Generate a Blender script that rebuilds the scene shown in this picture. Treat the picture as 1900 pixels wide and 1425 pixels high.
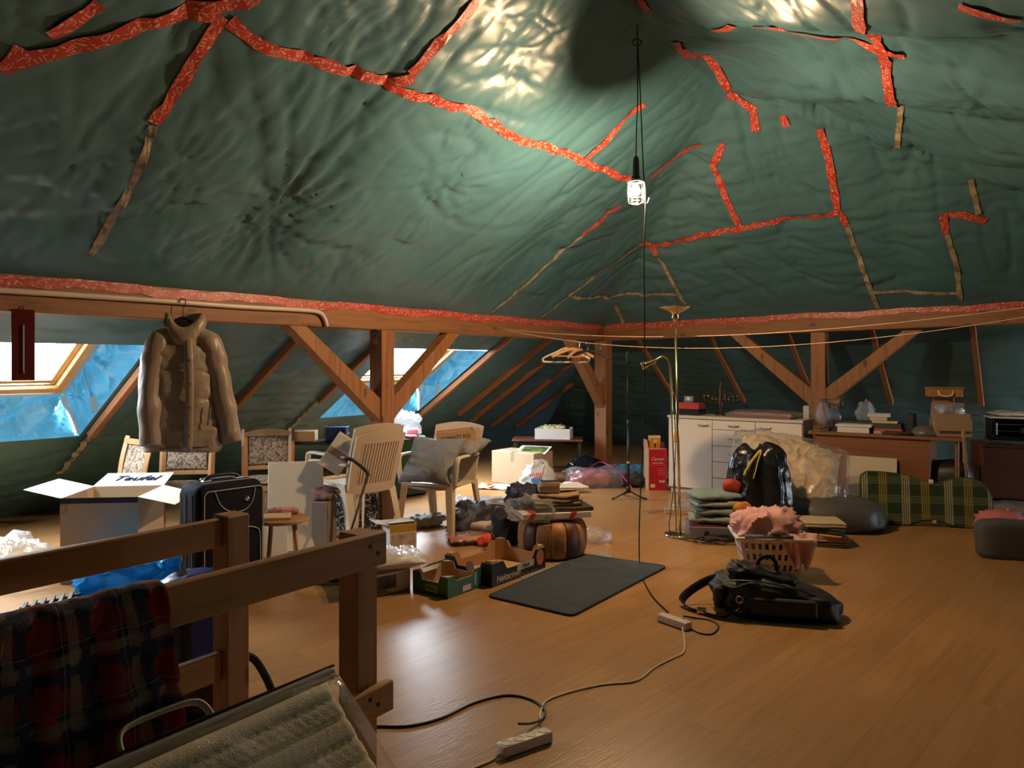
import bpy, bmesh, math, random
import numpy as np
from mathutils import Vector, Matrix, noise as mnoise
random.seed(7)
sc = bpy.context.scene
for o in list(bpy.data.objects):
    bpy.data.objects.remove(o, do_unlink=True)
COL = sc.collection
R = math.radians

# ------------------------------------------------------------------ camera
FPX, EYE, HOR = 1400.0, 1.40, 674.0
cam = bpy.data.objects.new('camera', bpy.data.cameras.new('camera'))
COL.objects.link(cam)
cam.location = (0, 0, EYE)
cam.rotation_euler = (R(90), 0, 0)
cam.data.sensor_fit = 'HORIZONTAL'
cam.data.sensor_width = 36.0
cam.data.lens = 36.0 * FPX / 1900.0
cam.data.shift_y = -(712.5 - HOR) / 1900.0
cam.data.clip_start = 0.05
sc.camera = cam

# ------------------------------------------------------------------ world, exposure
SKY = 48.0
LAMP = 7000.0
w = bpy.data.worlds.new('overcast_sky'); sc.world = w
w.use_nodes = True
bg = w.node_tree.nodes['Background']
bg.inputs[0].default_value = (0.80, 0.91, 1.0, 1)
# overcast sky: brightest overhead, half as bright at the horizon, dim ground below
_n, _l = w.node_tree.nodes, w.node_tree.links
_tc = _n.new('ShaderNodeTexCoord'); _sp = _n.new('ShaderNodeSeparateXYZ'); _l.new(_tc.outputs['Generated'], _sp.inputs[0])
_up = _n.new('ShaderNodeMapRange'); _up.inputs['From Min'].default_value = -.35; _up.inputs['From Max'].default_value = -.05
_up.inputs['To Min'].default_value = .12; _up.inputs['To Max'].default_value = 1.0; _l.new(_sp.outputs[2], _up.inputs[0])
_z = _n.new('ShaderNodeMapRange'); _z.inputs['From Min'].default_value = 0; _z.inputs['From Max'].default_value = 1
_z.inputs['To Min'].default_value = .5*SKY; _z.inputs['To Max'].default_value = 1.45*SKY; _l.new(_sp.outputs[2], _z.inputs[0])
_m = _n.new('ShaderNodeMath'); _m.operation = 'MULTIPLY'; _l.new(_up.outputs[0], _m.inputs[0]); _l.new(_z.outputs[0], _m.inputs[1])
_l.new(_m.outputs[0], bg.inputs[1])
sc.view_settings.view_transform = 'Standard'
sc.view_settings.look = 'None'
sc.view_settings.gamma = 1.0
sc.view_settings.use_curve_mapping = False
sc.view_settings.exposure = 0.0
try:
    sc.cycles.sample_clamp_indirect = 6.0
    sc.cycles.max_bounces = 5
    sc.cycles.diffuse_bounces = 3
    sc.cycles.glossy_bounces = 2
    sc.cycles.transmission_bounces = 3
    sc.cycles.transparent_max_bounces = 8
    sc.cycles.caustics_reflective = False
    sc.cycles.caustics_refractive = False
except Exception:
    pass

# ------------------------------------------------------------------ the attic's plan: s runs along the long purlin, n across it
LX, LY = 0.58, 0.8146
def P(s, n, h=0.0):
    return Vector((s*LX + n*LY, s*LY - n*LX, h))
def SN(x, y):
    return x*LX + y*LY, x*LY - y*LX
NP, NR, SC = -4.742, -2.27, 8.71           # long purlin, ridge, hip end purlin
TB, TT = 1.69, 1.90                        # purlin underside / top
PU, PL, PC = 0.78, 0.68, 0.466             # roof pitches
RIDGE = TT + PU*(NR-NP)
NL = NP - 0.16                             # start of the lower left slope
SL = SC + 0.16
def ray(px, py):
    return (px-950.0)/FPX, (HOR-py)/FPX
def at(px, py, z):                         # point seen at a pixel, z metres into the room
    u, v = ray(px, py)
    return Vector((u*z, z, EYE+v*z))
def fl(px, py):                            # floor point
    z = FPX*EYE/(py-HOR)
    return Vector(((px-950.0)/FPX*z, z, 0))
def hA(s, n): return TT + PU*(n-NP)
def hB(s, n): return TT + 0.02*(n-NP) + PU*(SC-s)
def hC(s, n): return RIDGE - PC*(n-NR)
def roof(s, n):
    k = 0.045
    a, b, c = hA(s, n), hB(s, n), hC(s, n)
    m = np.minimum(np.minimum(a, b), c)
    return m - k*np.log(np.exp(-(a-m)/k)+np.exp(-(b-m)/k)+np.exp(-(c-m)/k))

# numpy gradient noise
_rng = np.random.RandomState(3)
_perm = _rng.permutation(512)
_perm = np.concatenate([_perm, _perm])
_ga = _rng.rand(512)*2*np.pi
_gx, _gy = np.cos(_ga), np.sin(_ga)
def pn(x, y, seed=0):
    x = np.asarray(x, float)+seed*17.31; y = np.asarray(y, float)+seed*7.77
    xi = np.floor(x).astype(int); yi = np.floor(y).astype(int)
    xf, yf = x-xi, y-yi
    u = xf*xf*xf*(xf*(xf*6-15)+10); v = yf*yf*yf*(yf*(yf*6-15)+10)
    def g(ix, iy, dx, dy):
        h = _perm[(_perm[ix & 511] + iy) & 511]
        return _gx[h]*dx+_gy[h]*dy
    a = g(xi, yi, xf, yf); b = g(xi+1, yi, xf-1, yf)
    c = g(xi, yi+1, xf, yf-1); d = g(xi+1, yi+1, xf-1, yf-1)
    return (a*(1-u)+b*u)*(1-v)+(c*(1-u)+d*u)*v
def ridged(x, y, seed=0):
    return 1.0-np.minimum(1.0, np.abs(pn(x, y, seed))*2.6)

# ------------------------------------------------------------------ material helpers
MATS = {}
def nodes_of(name):
    m = bpy.data.materials.new(name); m.use_nodes = True
    nt = m.node_tree
    return m, nt, nt.nodes, nt.links, nt.nodes['Principled BSDF']
def mat(name, col=(.5,.5,.5), rough=.6, metal=0.0, bump=0.0, bscale=40.0, var=0.0, vscale=6.0, spec=.5, sheen=0.0,
        stretch=(1,1,1), emit=None):
    if name in MATS: return MATS[name]
    m, nt, N, Lk, b = nodes_of(name)
    b.inputs['Base Color'].default_value = (*col, 1)
    b.inputs['Roughness'].default_value = rough
    b.inputs['Metallic'].default_value = metal
    b.inputs['Specular IOR Level'].default_value = spec
    if sheen: b.inputs['Sheen Weight'].default_value = sheen
    if emit:
        b.inputs['Emission Color'].default_value = (*emit[:3], 1); b.inputs['Emission Strength'].default_value = emit[3]
    if bump or var:
        tc = N.new('ShaderNodeTexCoord'); mp = N.new('ShaderNodeMapping'); mp.inputs['Scale'].default_value = stretch
        Lk.new(tc.outputs['Object'], mp.inputs['Vector'])
    if var:
        nz = N.new('ShaderNodeTexNoise'); nz.inputs['Scale'].default_value = vscale; nz.inputs['Detail'].default_value = 5
        Lk.new(mp.outputs[0], nz.inputs['Vector'])
        mr = N.new('ShaderNodeMapRange'); mr.inputs['To Min'].default_value = 1-var; mr.inputs['To Max'].default_value = 1+var
        mr.inputs['From Min'].default_value = .3; mr.inputs['From Max'].default_value = .7
        Lk.new(nz.outputs[0], mr.inputs[0])
        mx = N.new('ShaderNodeVectorMath'); mx.operation = 'SCALE'; mx.inputs[0].default_value = col
        Lk.new(mr.outputs[0], mx.inputs['Scale']); Lk.new(mx.outputs[0], b.inputs['Base Color'])
    if bump:
        n2 = N.new('ShaderNodeTexNoise'); n2.inputs['Scale'].default_value = bscale; n2.inputs['Detail'].default_value = 4
        Lk.new(mp.outputs[0], n2.inputs['Vector'])
        bp = N.new('ShaderNodeBump'); bp.inputs['Strength'].default_value = bump; bp.inputs['Distance'].default_value = .01
        Lk.new(n2.outputs[0], bp.inputs['Height']); Lk.new(bp.outputs[0], b.inputs['Normal'])
    MATS[name] = m
    return m
def ramp(N, stops):
    r = N.new('ShaderNodeValToRGB')
    el = r.color_ramp.elements
    while len(el) < len(stops): el.new(0.5)
    for e, (p, c) in zip(el, stops):
        e.position = p; e.color = (*c, 1)
    return r
def wood(name, c1, c2, scale=1.0, rough=.55, axis=0, knots=True, randomize=0.0):
    """timber with grain along a local axis"""
    if name in MATS: return MATS[name]
    m, nt, N, Lk, b = nodes_of(name)
    tc = N.new('ShaderNodeTexCoord'); mp = N.new('ShaderNodeMapping')
    st = [22*scale]*3; st[axis] = 1.6*scale
    mp.inputs['Scale'].default_value = st
    Lk.new(tc.outputs['Object'], mp.inputs['Vector'])
    if randomize:
        oi = N.new('ShaderNodeObjectInfo'); va = N.new('ShaderNodeVectorMath'); va.operation = 'SCALE'; va.inputs[0].default_value = (31, 17, 23)
        Lk.new(oi.outputs['Random'], va.inputs['Scale']); Lk.new(va.outputs[0], mp.inputs['Location'])
    nz = N.new('ShaderNodeTexNoise'); nz.inputs['Scale'].default_value = 1.0; nz.inputs['Detail'].default_value = 6; nz.inputs['Distortion'].default_value = 1.2
    Lk.new(mp.outputs[0], nz.inputs['Vector'])
    rp = ramp(N, [(.28, c2), (.5, c1), (.75, tuple(min(1, x*1.12) for x in c1))])
    Lk.new(nz.outputs[0], rp.inputs[0])
    last = rp.outputs[0]
    if knots:
        vo = N.new('ShaderNodeTexVoronoi'); vo.inputs['Scale'].default_value = 1.0
        m2 = N.new('ShaderNodeMapping'); s2 = [7.0]*3; s2[axis] = 3.0; m2.inputs['Scale'].default_value = s2
        Lk.new(tc.outputs['Object'], m2.inputs['Vector']); Lk.new(m2.outputs[0], vo.inputs['Vector'])
        r2 = ramp(N, [(.0, (.25, .18, .15)), (.10, (.35, .28, .22)), (.16, (1, 1, 1))])
        Lk.new(vo.outputs['Distance'], r2.inputs[0])
        mx = N.new('ShaderNodeMix'); mx.data_type = 'RGBA'; mx.blend_type = 'MULTIPLY'; mx.inputs[0].default_value = .8
        Lk.new(last, mx.inputs[6]); Lk.new(r2.outputs[0], mx.inputs[7]); last = mx.outputs[2]
    Lk.new(last, b.inputs['Base Color'])
    b.inputs['Roughness'].default_value = rough
    bp = N.new('ShaderNodeBump'); bp.inputs['Strength'].default_value = .12; bp.inputs['Distance'].default_value = .005
    Lk.new(nz.outputs[0], bp.inputs['Height']); Lk.new(bp.outputs[0], b.inputs['Normal'])
    MATS[name] = m
    return m
def plaid(name, base, bands, scale=1.0, coord='UV', rough=.9, bump=.3):
    """woven check: bands = [(axis, period, centre, halfwidth, colour, strength)] in metres of UV"""
    if name in MATS: return MATS[name]
    m, nt, N, Lk, b = nodes_of(name)
    tc = N.new('ShaderNodeTexCoord'); sp = N.new('ShaderNodeSeparateXYZ')
    Lk.new(tc.outputs[coord], sp.inputs[0])
    rgb = N.new('ShaderNodeRGB'); rgb.outputs[0].default_value = (*base, 1); last = rgb.outputs[0]
    for ax, per, cen, hw, colr, st in bands:
        a = N.new('ShaderNodeMath'); a.operation = 'MULTIPLY_ADD'; a.inputs[1].default_value = scale/per; a.inputs[2].default_value = -cen/per+.5
        Lk.new(sp.outputs[ax], a.inputs[0])
        f = N.new('ShaderNodeMath'); f.operation = 'FRACT'; Lk.new(a.outputs[0], f.inputs[0])
        c = N.new('ShaderNodeMath'); c.operation = 'COMPARE'; c.inputs[1].default_value = .5; c.inputs[2].default_value = hw/per
        Lk.new(f.outputs[0], c.inputs[0])
        k = N.new('ShaderNodeMath'); k.operation = 'MULTIPLY'; k.inputs[1].default_value = st; Lk.new(c.outputs[0], k.inputs[0])
        mx = N.new('ShaderNodeMix'); mx.data_type = 'RGBA'; Lk.new(k.outputs[0], mx.inputs[0])
        Lk.new(last, mx.inputs[6]); mx.inputs[7].default_value = (*colr, 1); last = mx.outputs[2]
    Lk.new(last, b.inputs['Base Color']); b.inputs['Roughness'].default_value = rough
    n2 = N.new('ShaderNodeTexNoise'); n2.inputs['Scale'].default_value = 220
    Lk.new(tc.outputs['Object'], n2.inputs['Vector'])
    bp = N.new('ShaderNodeBump'); bp.inputs['Strength'].default_value = bump; bp.inputs['Distance'].default_value = .004
    Lk.new(n2.outputs[0], bp.inputs['Height']); Lk.new(bp.outputs[0], b.inputs['Normal'])
    MATS[name] = m
    return m
def floral(name, base, ink, scale=18.0, thr=.5):
    if name in MATS: return MATS[name]
    m, nt, N, Lk, b = nodes_of(name)
    tc = N.new('ShaderNodeTexCoord')
    nz = N.new('ShaderNodeTexNoise'); nz.inputs['Scale'].default_value = scale; nz.inputs['Detail'].default_value = 3; nz.inputs['Distortion'].default_value = 2.5
    Lk.new(tc.outputs['Object'], nz.inputs['Vector'])
    rp = ramp(N, [(thr-.04, ink), (thr+.02, base), (thr+.12, tuple(.75*x for x in base))])
    Lk.new(nz.outputs[0], rp.inputs[0]); Lk.new(rp.outputs[0], b.inputs['Base Color'])
    b.inputs['Roughness'].default_value = .9
    MATS[name] = m
    return m
def clear_plastic(name, tint=(1,1,1), opac=.22, rough=.18, bump=.6, bscale=14.0):
    if name in MATS: return MATS[name]
    m, nt, N, Lk, b = nodes_of(name)
    out = N['Material Output']
    N.remove(b)
    tr = N.new('ShaderNodeBsdfTransparent'); tr.inputs[0].default_value = (*tint, 1)
    gl = N.new('ShaderNodeBsdfGlossy'); gl.inputs['Roughness'].default_value = rough; gl.inputs[0].default_value = (1, 1, 1, 1)
    df = N.new('ShaderNodeBsdfTranslucent'); df.inputs[0].default_value = (.9, .9, .92, 1)
    d2 = N.new('ShaderNodeBsdfDiffuse'); d2.inputs[0].default_value = (.85*tint[0], .86*tint[1], .88*tint[2], 1)
    m0 = N.new('ShaderNodeMixShader'); m0.inputs[0].default_value = .5
    Lk.new(df.outputs[0], m0.inputs[1]); Lk.new(d2.outputs[0], m0.inputs[2])
    m1 = N.new('ShaderNodeMixShader'); m1.inputs[0].default_value = opac
    Lk.new(tr.outputs[0], m1.inputs[1]); Lk.new(m0.outputs[0], m1.inputs[2])
    fr = N.new('ShaderNodeLayerWeight'); fr.inputs[0].default_value = .5
    pw_ = N.new('ShaderNodeMath'); pw_.operation = 'POWER'; pw_.inputs[1].default_value = 3; Lk.new(fr.outputs['Facing'], pw_.inputs[0])
    ma = N.new('ShaderNodeMath'); ma.operation = 'MULTIPLY_ADD'; ma.inputs[1].default_value = .55; ma.inputs[2].default_value = .07; Lk.new(pw_.outputs[0], ma.inputs[0])
    m2 = N.new('ShaderNodeMixShader'); Lk.new(ma.outputs[0], m2.inputs[0])
    Lk.new(m1.outputs[0], m2.inputs[1]); Lk.new(gl.outputs[0], m2.inputs[2])
    tc = N.new('ShaderNodeTexCoord'); nz = N.new('ShaderNodeTexNoise'); nz.inputs['Scale'].default_value = bscale; nz.inputs['Detail'].default_value = 4
    nz.inputs['Distortion'].default_value = 1.5
    Lk.new(tc.outputs['Object'], nz.inputs['Vector'])
    bp = N.new('ShaderNodeBump'); bp.inputs['Strength'].default_value = bump; bp.inputs['Distance'].default_value = .03
    Lk.new(nz.outputs[0], bp.inputs['Height'])
    for x in (gl, fr): Lk.new(bp.outputs[0], x.inputs['Normal'])
    Lk.new(m2.outputs[0], out.inputs[0])
    MATS[name] = m
    return m

# ------------------------------------------------------------------ object helpers
def tag(o, label=None, cat=None, group=None, kind=None):
    if label: o['label'] = label
    if cat: o['category'] = cat
    if group: o['group'] = group
    if kind: o['kind'] = kind
    return o
def thing(name, label, cat, loc=(0,0,0), rz=0.0, group=None):
    o = bpy.data.objects.new(name, None); COL.objects.link(o)
    o.empty_display_size = .05
    o.location = loc; o.rotation_euler = (0, 0, rz)
    return tag(o, label, cat, group)
def link(name, me, m, parent=None, loc=(0,0,0), rot=(0,0,0), smooth=False):
    o = bpy.data.objects.new(name, me); COL.objects.link(o)
    if m is not None and not me.materials: me.materials.append(m)
    if smooth:
        me.polygons.foreach_set('use_smooth', [True]*len(me.polygons))
    o.location = loc; o.rotation_euler = rot
    if parent: o.parent = parent
    return o
def obj(name, bm, m, parent=None, loc=(0,0,0), rot=(0,0,0), smooth=False):
    me = bpy.data.meshes.new(name)
    bmesh.ops.recalc_face_normals(bm, faces=bm.faces)
    bm.to_mesh(me); bm.free()
    return link(name, me, m, parent, loc, rot, smooth)
def smooth_by_angle(o, ang=35):
    me = o.data
    me.polygons.foreach_set('use_smooth', [True]*len(me.polygons))
    bm = bmesh.new(); bm.from_mesh(me)
    for e in bm.edges:
        if len(e.link_faces) == 2 and e.calc_face_angle(0) > R(ang): e.smooth = False
    bm.to_mesh(me); bm.free()
    return o
def add_box(bm, lo, hi, M=None, bev=0.0, seg=1):
    vs = [bm.verts.new((x, y, z)) for x in (lo[0], hi[0]) for y in (lo[1], hi[1]) for z in (lo[2], hi[2])]
    fs = [bm.faces.new([vs[i] for i in f]) for f in ((0,1,3,2),(4,6,7,5),(0,4,5,1),(2,3,7,6),(0,2,6,4),(1,5,7,3))]
    if bev:
        es = list({e for f in fs for e in f.edges})
        r = bmesh.ops.bevel(bm, geom=es, offset=bev, segments=seg, affect='EDGES', profile=.5)
        vs = list({v for f in r['faces'] for v in f.verts} | {v for v in vs if v.is_valid})
    if M is not None:
        for v in vs: v.co = M @ v.co
    return vs
def box(lo, hi, bev=0.0, seg=1):
    bm = bmesh.new(); add_box(bm, lo, hi, None, bev, seg); return bm
def boxc(c, size, bev=0.0, seg=1):
    return box([c[i]-size[i]/2 for i in range(3)], [c[i]+size[i]/2 for i in range(3)], bev, seg)
def catmull(pts, n=8, closed=False):
    pts = [Vector(p) for p in pts]; out = []
    m = len(pts)
    for i in range(m if closed else m-1):
        if closed: p0, p1, p2, p3 = pts[i-1], pts[i], pts[(i+1) % m], pts[(i+2) % m]
        else: p0, p1, p2, p3 = pts[max(i-1,0)], pts[i], pts[i+1], pts[min(i+2,m-1)]
        for k in range(n):
            t = k/n
            out.append(.5*((2*p1)+(-p0+p2)*t+(2*p0-5*p1+4*p2-p3)*t*t+(-p0+3*p1-3*p2+p3)*t**3))
    if not closed: out.append(pts[-1])
    return out
def add_tube(bm, pts, r, seg=8, closed=False, rx=None):
    """round (or flat: r x rx) section swept along pts; r may be a list"""
    pts = [Vector(p) for p in pts]; n = len(pts)
    rings = []
    t0 = (pts[1]-pts[0]).normalized()
    up = Vector((0,0,1)) if abs(t0.z) < .9 else Vector((1,0,0))
    nrm = (up - t0*up.dot(t0)).normalized()
    for i, p in enumerate(pts):
        if closed: t = (pts[(i+1) % n]-pts[i-1]).normalized()
        else: t = (pts[min(i+1,n-1)]-pts[max(i-1,0)]).normalized()
        nrm = (nrm - t*nrm.dot(t)).normalized()
        bn = t.cross(nrm)
        ri = r[i] if isinstance(r, (list, tuple)) else r
        rb = ri if rx is None else rx
        rings.append([bm.verts.new(p + nrm*(math.cos(2*math.pi*k/seg)*ri) + bn*(math.sin(2*math.pi*k/seg)*rb)) for k in range(seg)])
    for i in range(n if closed else n-1):
        a, b = rings[i], rings[(i+1) % n]
        for k in range(seg):
            bm.faces.new((a[k], a[(k+1) % seg], b[(k+1) % seg], b[k]))
    if not closed:
        bm.faces.new(rings[0][::-1]); bm.faces.new(rings[-1])
    return bm
def tube(pts, r, seg=8, closed=False, rx=None):
    return add_tube(bmesh.new(), pts, r, seg, closed, rx)
def lathe(prof, seg=24):
    bm = bmesh.new(); rings = []
    for r, z in prof:
        rings.append([bm.verts.new((r*math.cos(2*math.pi*k/seg), r*math.sin(2*math.pi*k/seg), z)) for k in range(seg)] if r > 1e-5 else [bm.verts.new((0,0,z))])
    for a, b in zip(rings, rings[1:]):
        for k in range(seg):
            q = [a[k % len(a)], a[(k+1) % len(a)], b[(k+1) % len(b)], b[k % len(b)]]
            q = list(dict.fromkeys(q))
            if len(q) > 2: bm.faces.new(q)
    for rg in (rings[0], rings[-1]):
        if len(rg) > 2:
            try: bm.faces.new(rg)
            except ValueError: pass
    return bm
def prism(poly, h, axis='z'):
    """polygon (2D) extruded by h"""
    bm = bmesh.new()
    def v(p, k):
        return {'z': (p[0], p[1], k), 'y': (p[0], k, p[1]), 'x': (k, p[0], p[1])}[axis]
    a = [bm.verts.new(v(p, 0)) for p in poly]; b = [bm.verts.new(v(p, h)) for p in poly]
    n = len(poly)
    bm.faces.new(a[::-1]); bm.faces.new(b)
    for i in range(n): bm.faces.new((a[i], a[(i+1) % n], b[(i+1) % n], b[i]))
    return bm
def grid_mesh(name, X, Y, Z, uv=None, keep=None):
    """numpy arrays (r,c) -> mesh; keep = bool mask of the faces"""
    r, c = X.shape
    V = np.stack([X, Y, Z], -1).reshape(-1, 3)
    i = np.arange(r*c).reshape(r, c)
    F = np.stack([i[:-1,:-1], i[:-1,1:], i[1:,1:], i[1:,:-1]], -1).reshape(-1, 4)
    if keep is not None: F = F[keep.reshape(-1)]
    me = bpy.data.meshes.new(name)
    me.from_pydata(V.tolist(), [], F.tolist())
    if uv is not None:
        U = np.stack(uv, -1).reshape(-1, 2)
        l = me.uv_layers.new(name='UVMap')
        l.data.foreach_set('uv', U[F.reshape(-1)].astype(np.float32).reshape(-1))
    me.polygons.foreach_set('use_smooth', [True]*len(me.polygons))
    me.update()
    return me
def mod_solid(o, t, off=0):
    m = o.modifiers.new('thickness', 'SOLIDIFY'); m.thickness = t; m.offset = off; return o
def mod_sub(o, l=1):
    m = o.modifiers.new('smooth', 'SUBSURF'); m.levels = l; m.render_levels = l; return o
FONT_CACHE = {}
def text(name, body, size, m, parent, loc, rot, extrude=.0006, shear=0.0, sx=1.0):
    cu = bpy.data.curves.new(name, 'FONT'); cu.body = body; cu.size = size; cu.extrude = extrude; cu.shear = shear; cu.offset = size*.012
    cu.resolution_u = 3
    cu.align_x = 'CENTER'; cu.align_y = 'CENTER'
    t = bpy.data.objects.new(name, cu); COL.objects.link(t)
    dg = bpy.context.evaluated_depsgraph_get(); dg.update()
    me = bpy.data.meshes.new_from_object(t.evaluated_get(dg))
    bpy.data.objects.remove(t, do_unlink=True)
    me.materials.clear()
    o = link(name, me, m, parent, loc, rot); o.scale = (sx, 1, 1)
    return o

# ------------------------------------------------------------------ shared materials
M_beam = wood('spruce_beam', (.25,.108,.038), (.155,.058,.019), 1.0, .6, axis=0)
M_post = wood('spruce_post', (.29,.122,.042), (.185,.070,.022), 1.0, .6, axis=2)
M_brace = wood('spruce_brace', (.30,.128,.044), (.185,.070,.022), 1.0, .6, axis=2)
M_pine = wood('pine_board', (.47,.235,.085), (.34,.15,.05), 1.0, .5, axis=0)
M_pinez = wood('pine_upright', (.47,.235,.085), (.34,.15,.05), 1.0, .5, axis=2)
M_rafter = wood('rafter_wood', (.30,.12,.05), (.19,.07,.028), 1.0, .7, axis=0, knots=False)
def film_mat():
    m, nt, N, Lk, b = nodes_of('teal_vapour_film')
    tc = N.new('ShaderNodeTexCoord')
    nz = N.new('ShaderNodeTexNoise'); nz.inputs['Scale'].default_value = .9; nz.inputs['Detail'].default_value = 3
    Lk.new(tc.outputs['Object'], nz.inputs['Vector'])
    rp = ramp(N, [(.3, (.052,.140,.178)), (.7, (.070,.175,.215))])
    Lk.new(nz.outputs[0], rp.inputs[0]); Lk.new(rp.outputs[0], b.inputs['Base Color'])
    b.inputs['Roughness'].default_value = .37
    b.inputs['Specular IOR Level'].default_value = .55
    b1 = N.new('ShaderNodeTexNoise'); b1.inputs['Scale'].default_value = 2.2; b1.inputs['Detail'].default_value = 2; b1.inputs['Distortion'].default_value = 1.2
    b1.inputs['Roughness'].default_value = .4
    Lk.new(tc.outputs['Object'], b1.inputs['Vector'])
    b2 = N.new('ShaderNodeTexNoise'); b2.noise_type = 'RIDGED_MULTIFRACTAL'; b2.inputs['Scale'].default_value = 2.6; b2.inputs['Detail'].default_value = 2.5; b2.inputs['Distortion'].default_value = .5
    Lk.new(tc.outputs['Object'], b2.inputs['Vector'])
    ad = N.new('ShaderNodeMath'); ad.operation = 'MULTIPLY_ADD'; ad.inputs[1].default_value = .22
    Lk.new(b2.outputs[0], ad.inputs[0]); Lk.new(b1.outputs[0], ad.inputs[2])
    bp = N.new('ShaderNodeBump'); bp.inputs['Strength'].default_value = .28; bp.inputs['Distance'].default_value = .05
    Lk.new(ad.outputs[0], bp.inputs['Height']); Lk.new(bp.outputs[0], b.inputs['Normal'])
    return m
M_film = film_mat()
def tape_mat(name, base, ink, per=.11):
    m, nt, N, Lk, b = nodes_of(name)
    tc = N.new('ShaderNodeTexCoord'); mp = N.new('ShaderNodeMapping'); mp.inputs['Scale'].default_value = (1/per, 1/.055, 1)
    Lk.new(tc.outputs['UV'], mp.inputs['Vector'])
    vo = N.new('ShaderNodeTexVoronoi'); vo.feature = 'DISTANCE_TO_EDGE'; vo.inputs['Scale'].default_value = 2.0
    Lk.new(mp.outputs[0], vo.inputs['Vector'])
    nz = N.new('ShaderNodeTexNoise'); nz.inputs['Scale'].default_value = 2.0; Lk.new(mp.outputs[0], nz.inputs['Vector'])
    a = N.new('ShaderNodeMath'); a.operation = 'COMPARE'; a.inputs[1].default_value = .17; a.inputs[2].default_value = .05
    Lk.new(vo.outputs[0], a.inputs[0])
    g = N.new('ShaderNodeMath'); g.operation = 'GREATER_THAN'; g.inputs[1].default_value = .47; Lk.new(nz.outputs[0], g.inputs[0])
    k = N.new('ShaderNodeMath'); k.operation = 'MULTIPLY'; Lk.new(a.outputs[0], k.inputs[0]); Lk.new(g.outputs[0], k.inputs[1])
    mx = N.new('ShaderNodeMix'); mx.data_type = 'RGBA'; Lk.new(k.outputs[0], mx.inputs[0])
    mx.inputs[6].default_value = (*base, 1); mx.inputs[7].default_value = (*ink, 1)
    Lk.new(mx.outputs[2], b.inputs['Base Color']); b.inputs['Roughness'].default_value = .42
    n2 = N.new('ShaderNodeTexNoise'); n2.inputs['Scale'].default_value = 30; Lk.new(tc.outputs['Object'], n2.inputs['Vector'])
    bp = N.new('ShaderNodeBump'); bp.inputs['Strength'].default_value = .15; bp.inputs['Distance'].default_value = .008
    Lk.new(n2.outputs[0], bp.inputs['Height']); Lk.new(bp.outputs[0], b.inputs['Normal'])
    return m
M_tape = tape_mat('red_printed_tape', (.44,.040,.022), (.62,.36,.30))
M_oldtape = mat('crumpled_brown_tape', (.30,.25,.18), .5, bump=.9, bscale=35, var=.6, vscale=14)
M_white = mat('white_plastic', (.72,.68,.62), .4)
M_black = mat('black_rubber', (.008,.008,.009), .5)
M_blackcloth = mat('black_cloth', (.009,.009,.012), .8, bump=.3, bscale=90, sheen=.1)
M_card = mat('cardboard', (.46,.31,.18), .8, bump=.1, bscale=60, var=.07, vscale=5)
M_brass = mat('brass', (.66,.52,.27), .18, 1.0)
M_chrome = mat('chrome', (.7,.7,.72), .2, 1.0)
M_dark = mat('dark_metal', (.02,.02,.022), .4, .6)

# ------------------------------------------------------------------ floor: laminate planks
floor = obj('floor', box((-12,-6,-.10), (14,18,-.009)), mat('subfloor', (.20,.10,.04), .9))
tag(floor, kind='structure')
def laminate():
    m, nt, N, Lk, b = nodes_of('oak_laminate')
    tc = N.new('ShaderNodeTexCoord'); oi = N.new('ShaderNodeObjectInfo')
    mp = N.new('ShaderNodeMapping'); mp.inputs['Scale'].default_value = (1.3, 20, 1)
    va = N.new('ShaderNodeVectorMath'); va.operation = 'SCALE'; va.inputs[0].default_value = (41, 57, 13)
    Lk.new(oi.outputs['Random'], va.inputs['Scale']); Lk.new(va.outputs[0], mp.inputs['Location'])
    Lk.new(tc.outputs['Object'], mp.inputs['Vector'])
    nz = N.new('ShaderNodeTexNoise'); nz.inputs['Scale'].default_value = 1.2; nz.inputs['Detail'].default_value = 5; nz.inputs['Distortion'].default_value = 1.0
    Lk.new(mp.outputs[0], nz.inputs['Vector'])
    rp = ramp(N, [(.25, (.33,.165,.058)), (.5, (.40,.207,.076)), (.75, (.45,.240,.092))])
    Lk.new(nz.outputs[0], rp.inputs[0])
    mr = N.new('ShaderNodeMapRange'); mr.inputs['To Min'].default_value = .93; mr.inputs['To Max'].default_value = 1.06
    Lk.new(oi.outputs['Random'], mr.inputs[0])
    sc_ = N.new('ShaderNodeVectorMath'); sc_.operation = 'SCALE'; Lk.new(rp.outputs[0], sc_.inputs[0]); Lk.new(mr.outputs[0], sc_.inputs['Scale'])
    Lk.new(sc_.outputs[0], b.inputs['Base Color'])
    b.inputs['Roughness'].default_value = .31
    b.inputs['Specular IOR Level'].default_value = .6
    m2 = N.new('ShaderNodeMapping'); m2.inputs['Scale'].default_value = (12, 90, 1); Lk.new(tc.outputs['Object'], m2.inputs['Vector'])
    n2 = N.new('ShaderNodeTexNoise'); n2.inputs['Scale'].default_value = 1.5; n2.inputs['Detail'].default_value = 3
    Lk.new(m2.outputs[0], n2.inputs['Vector'])
    bp = N.new('ShaderNodeBump'); bp.inputs['Strength'].default_value = .22; bp.inputs['Distance'].default_value = .004
    Lk.new(n2.outputs[0], bp.inputs['Height']); Lk.new(bp.outputs[0], b.inputs['Normal'])
    return m
M_lam = laminate()
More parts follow.
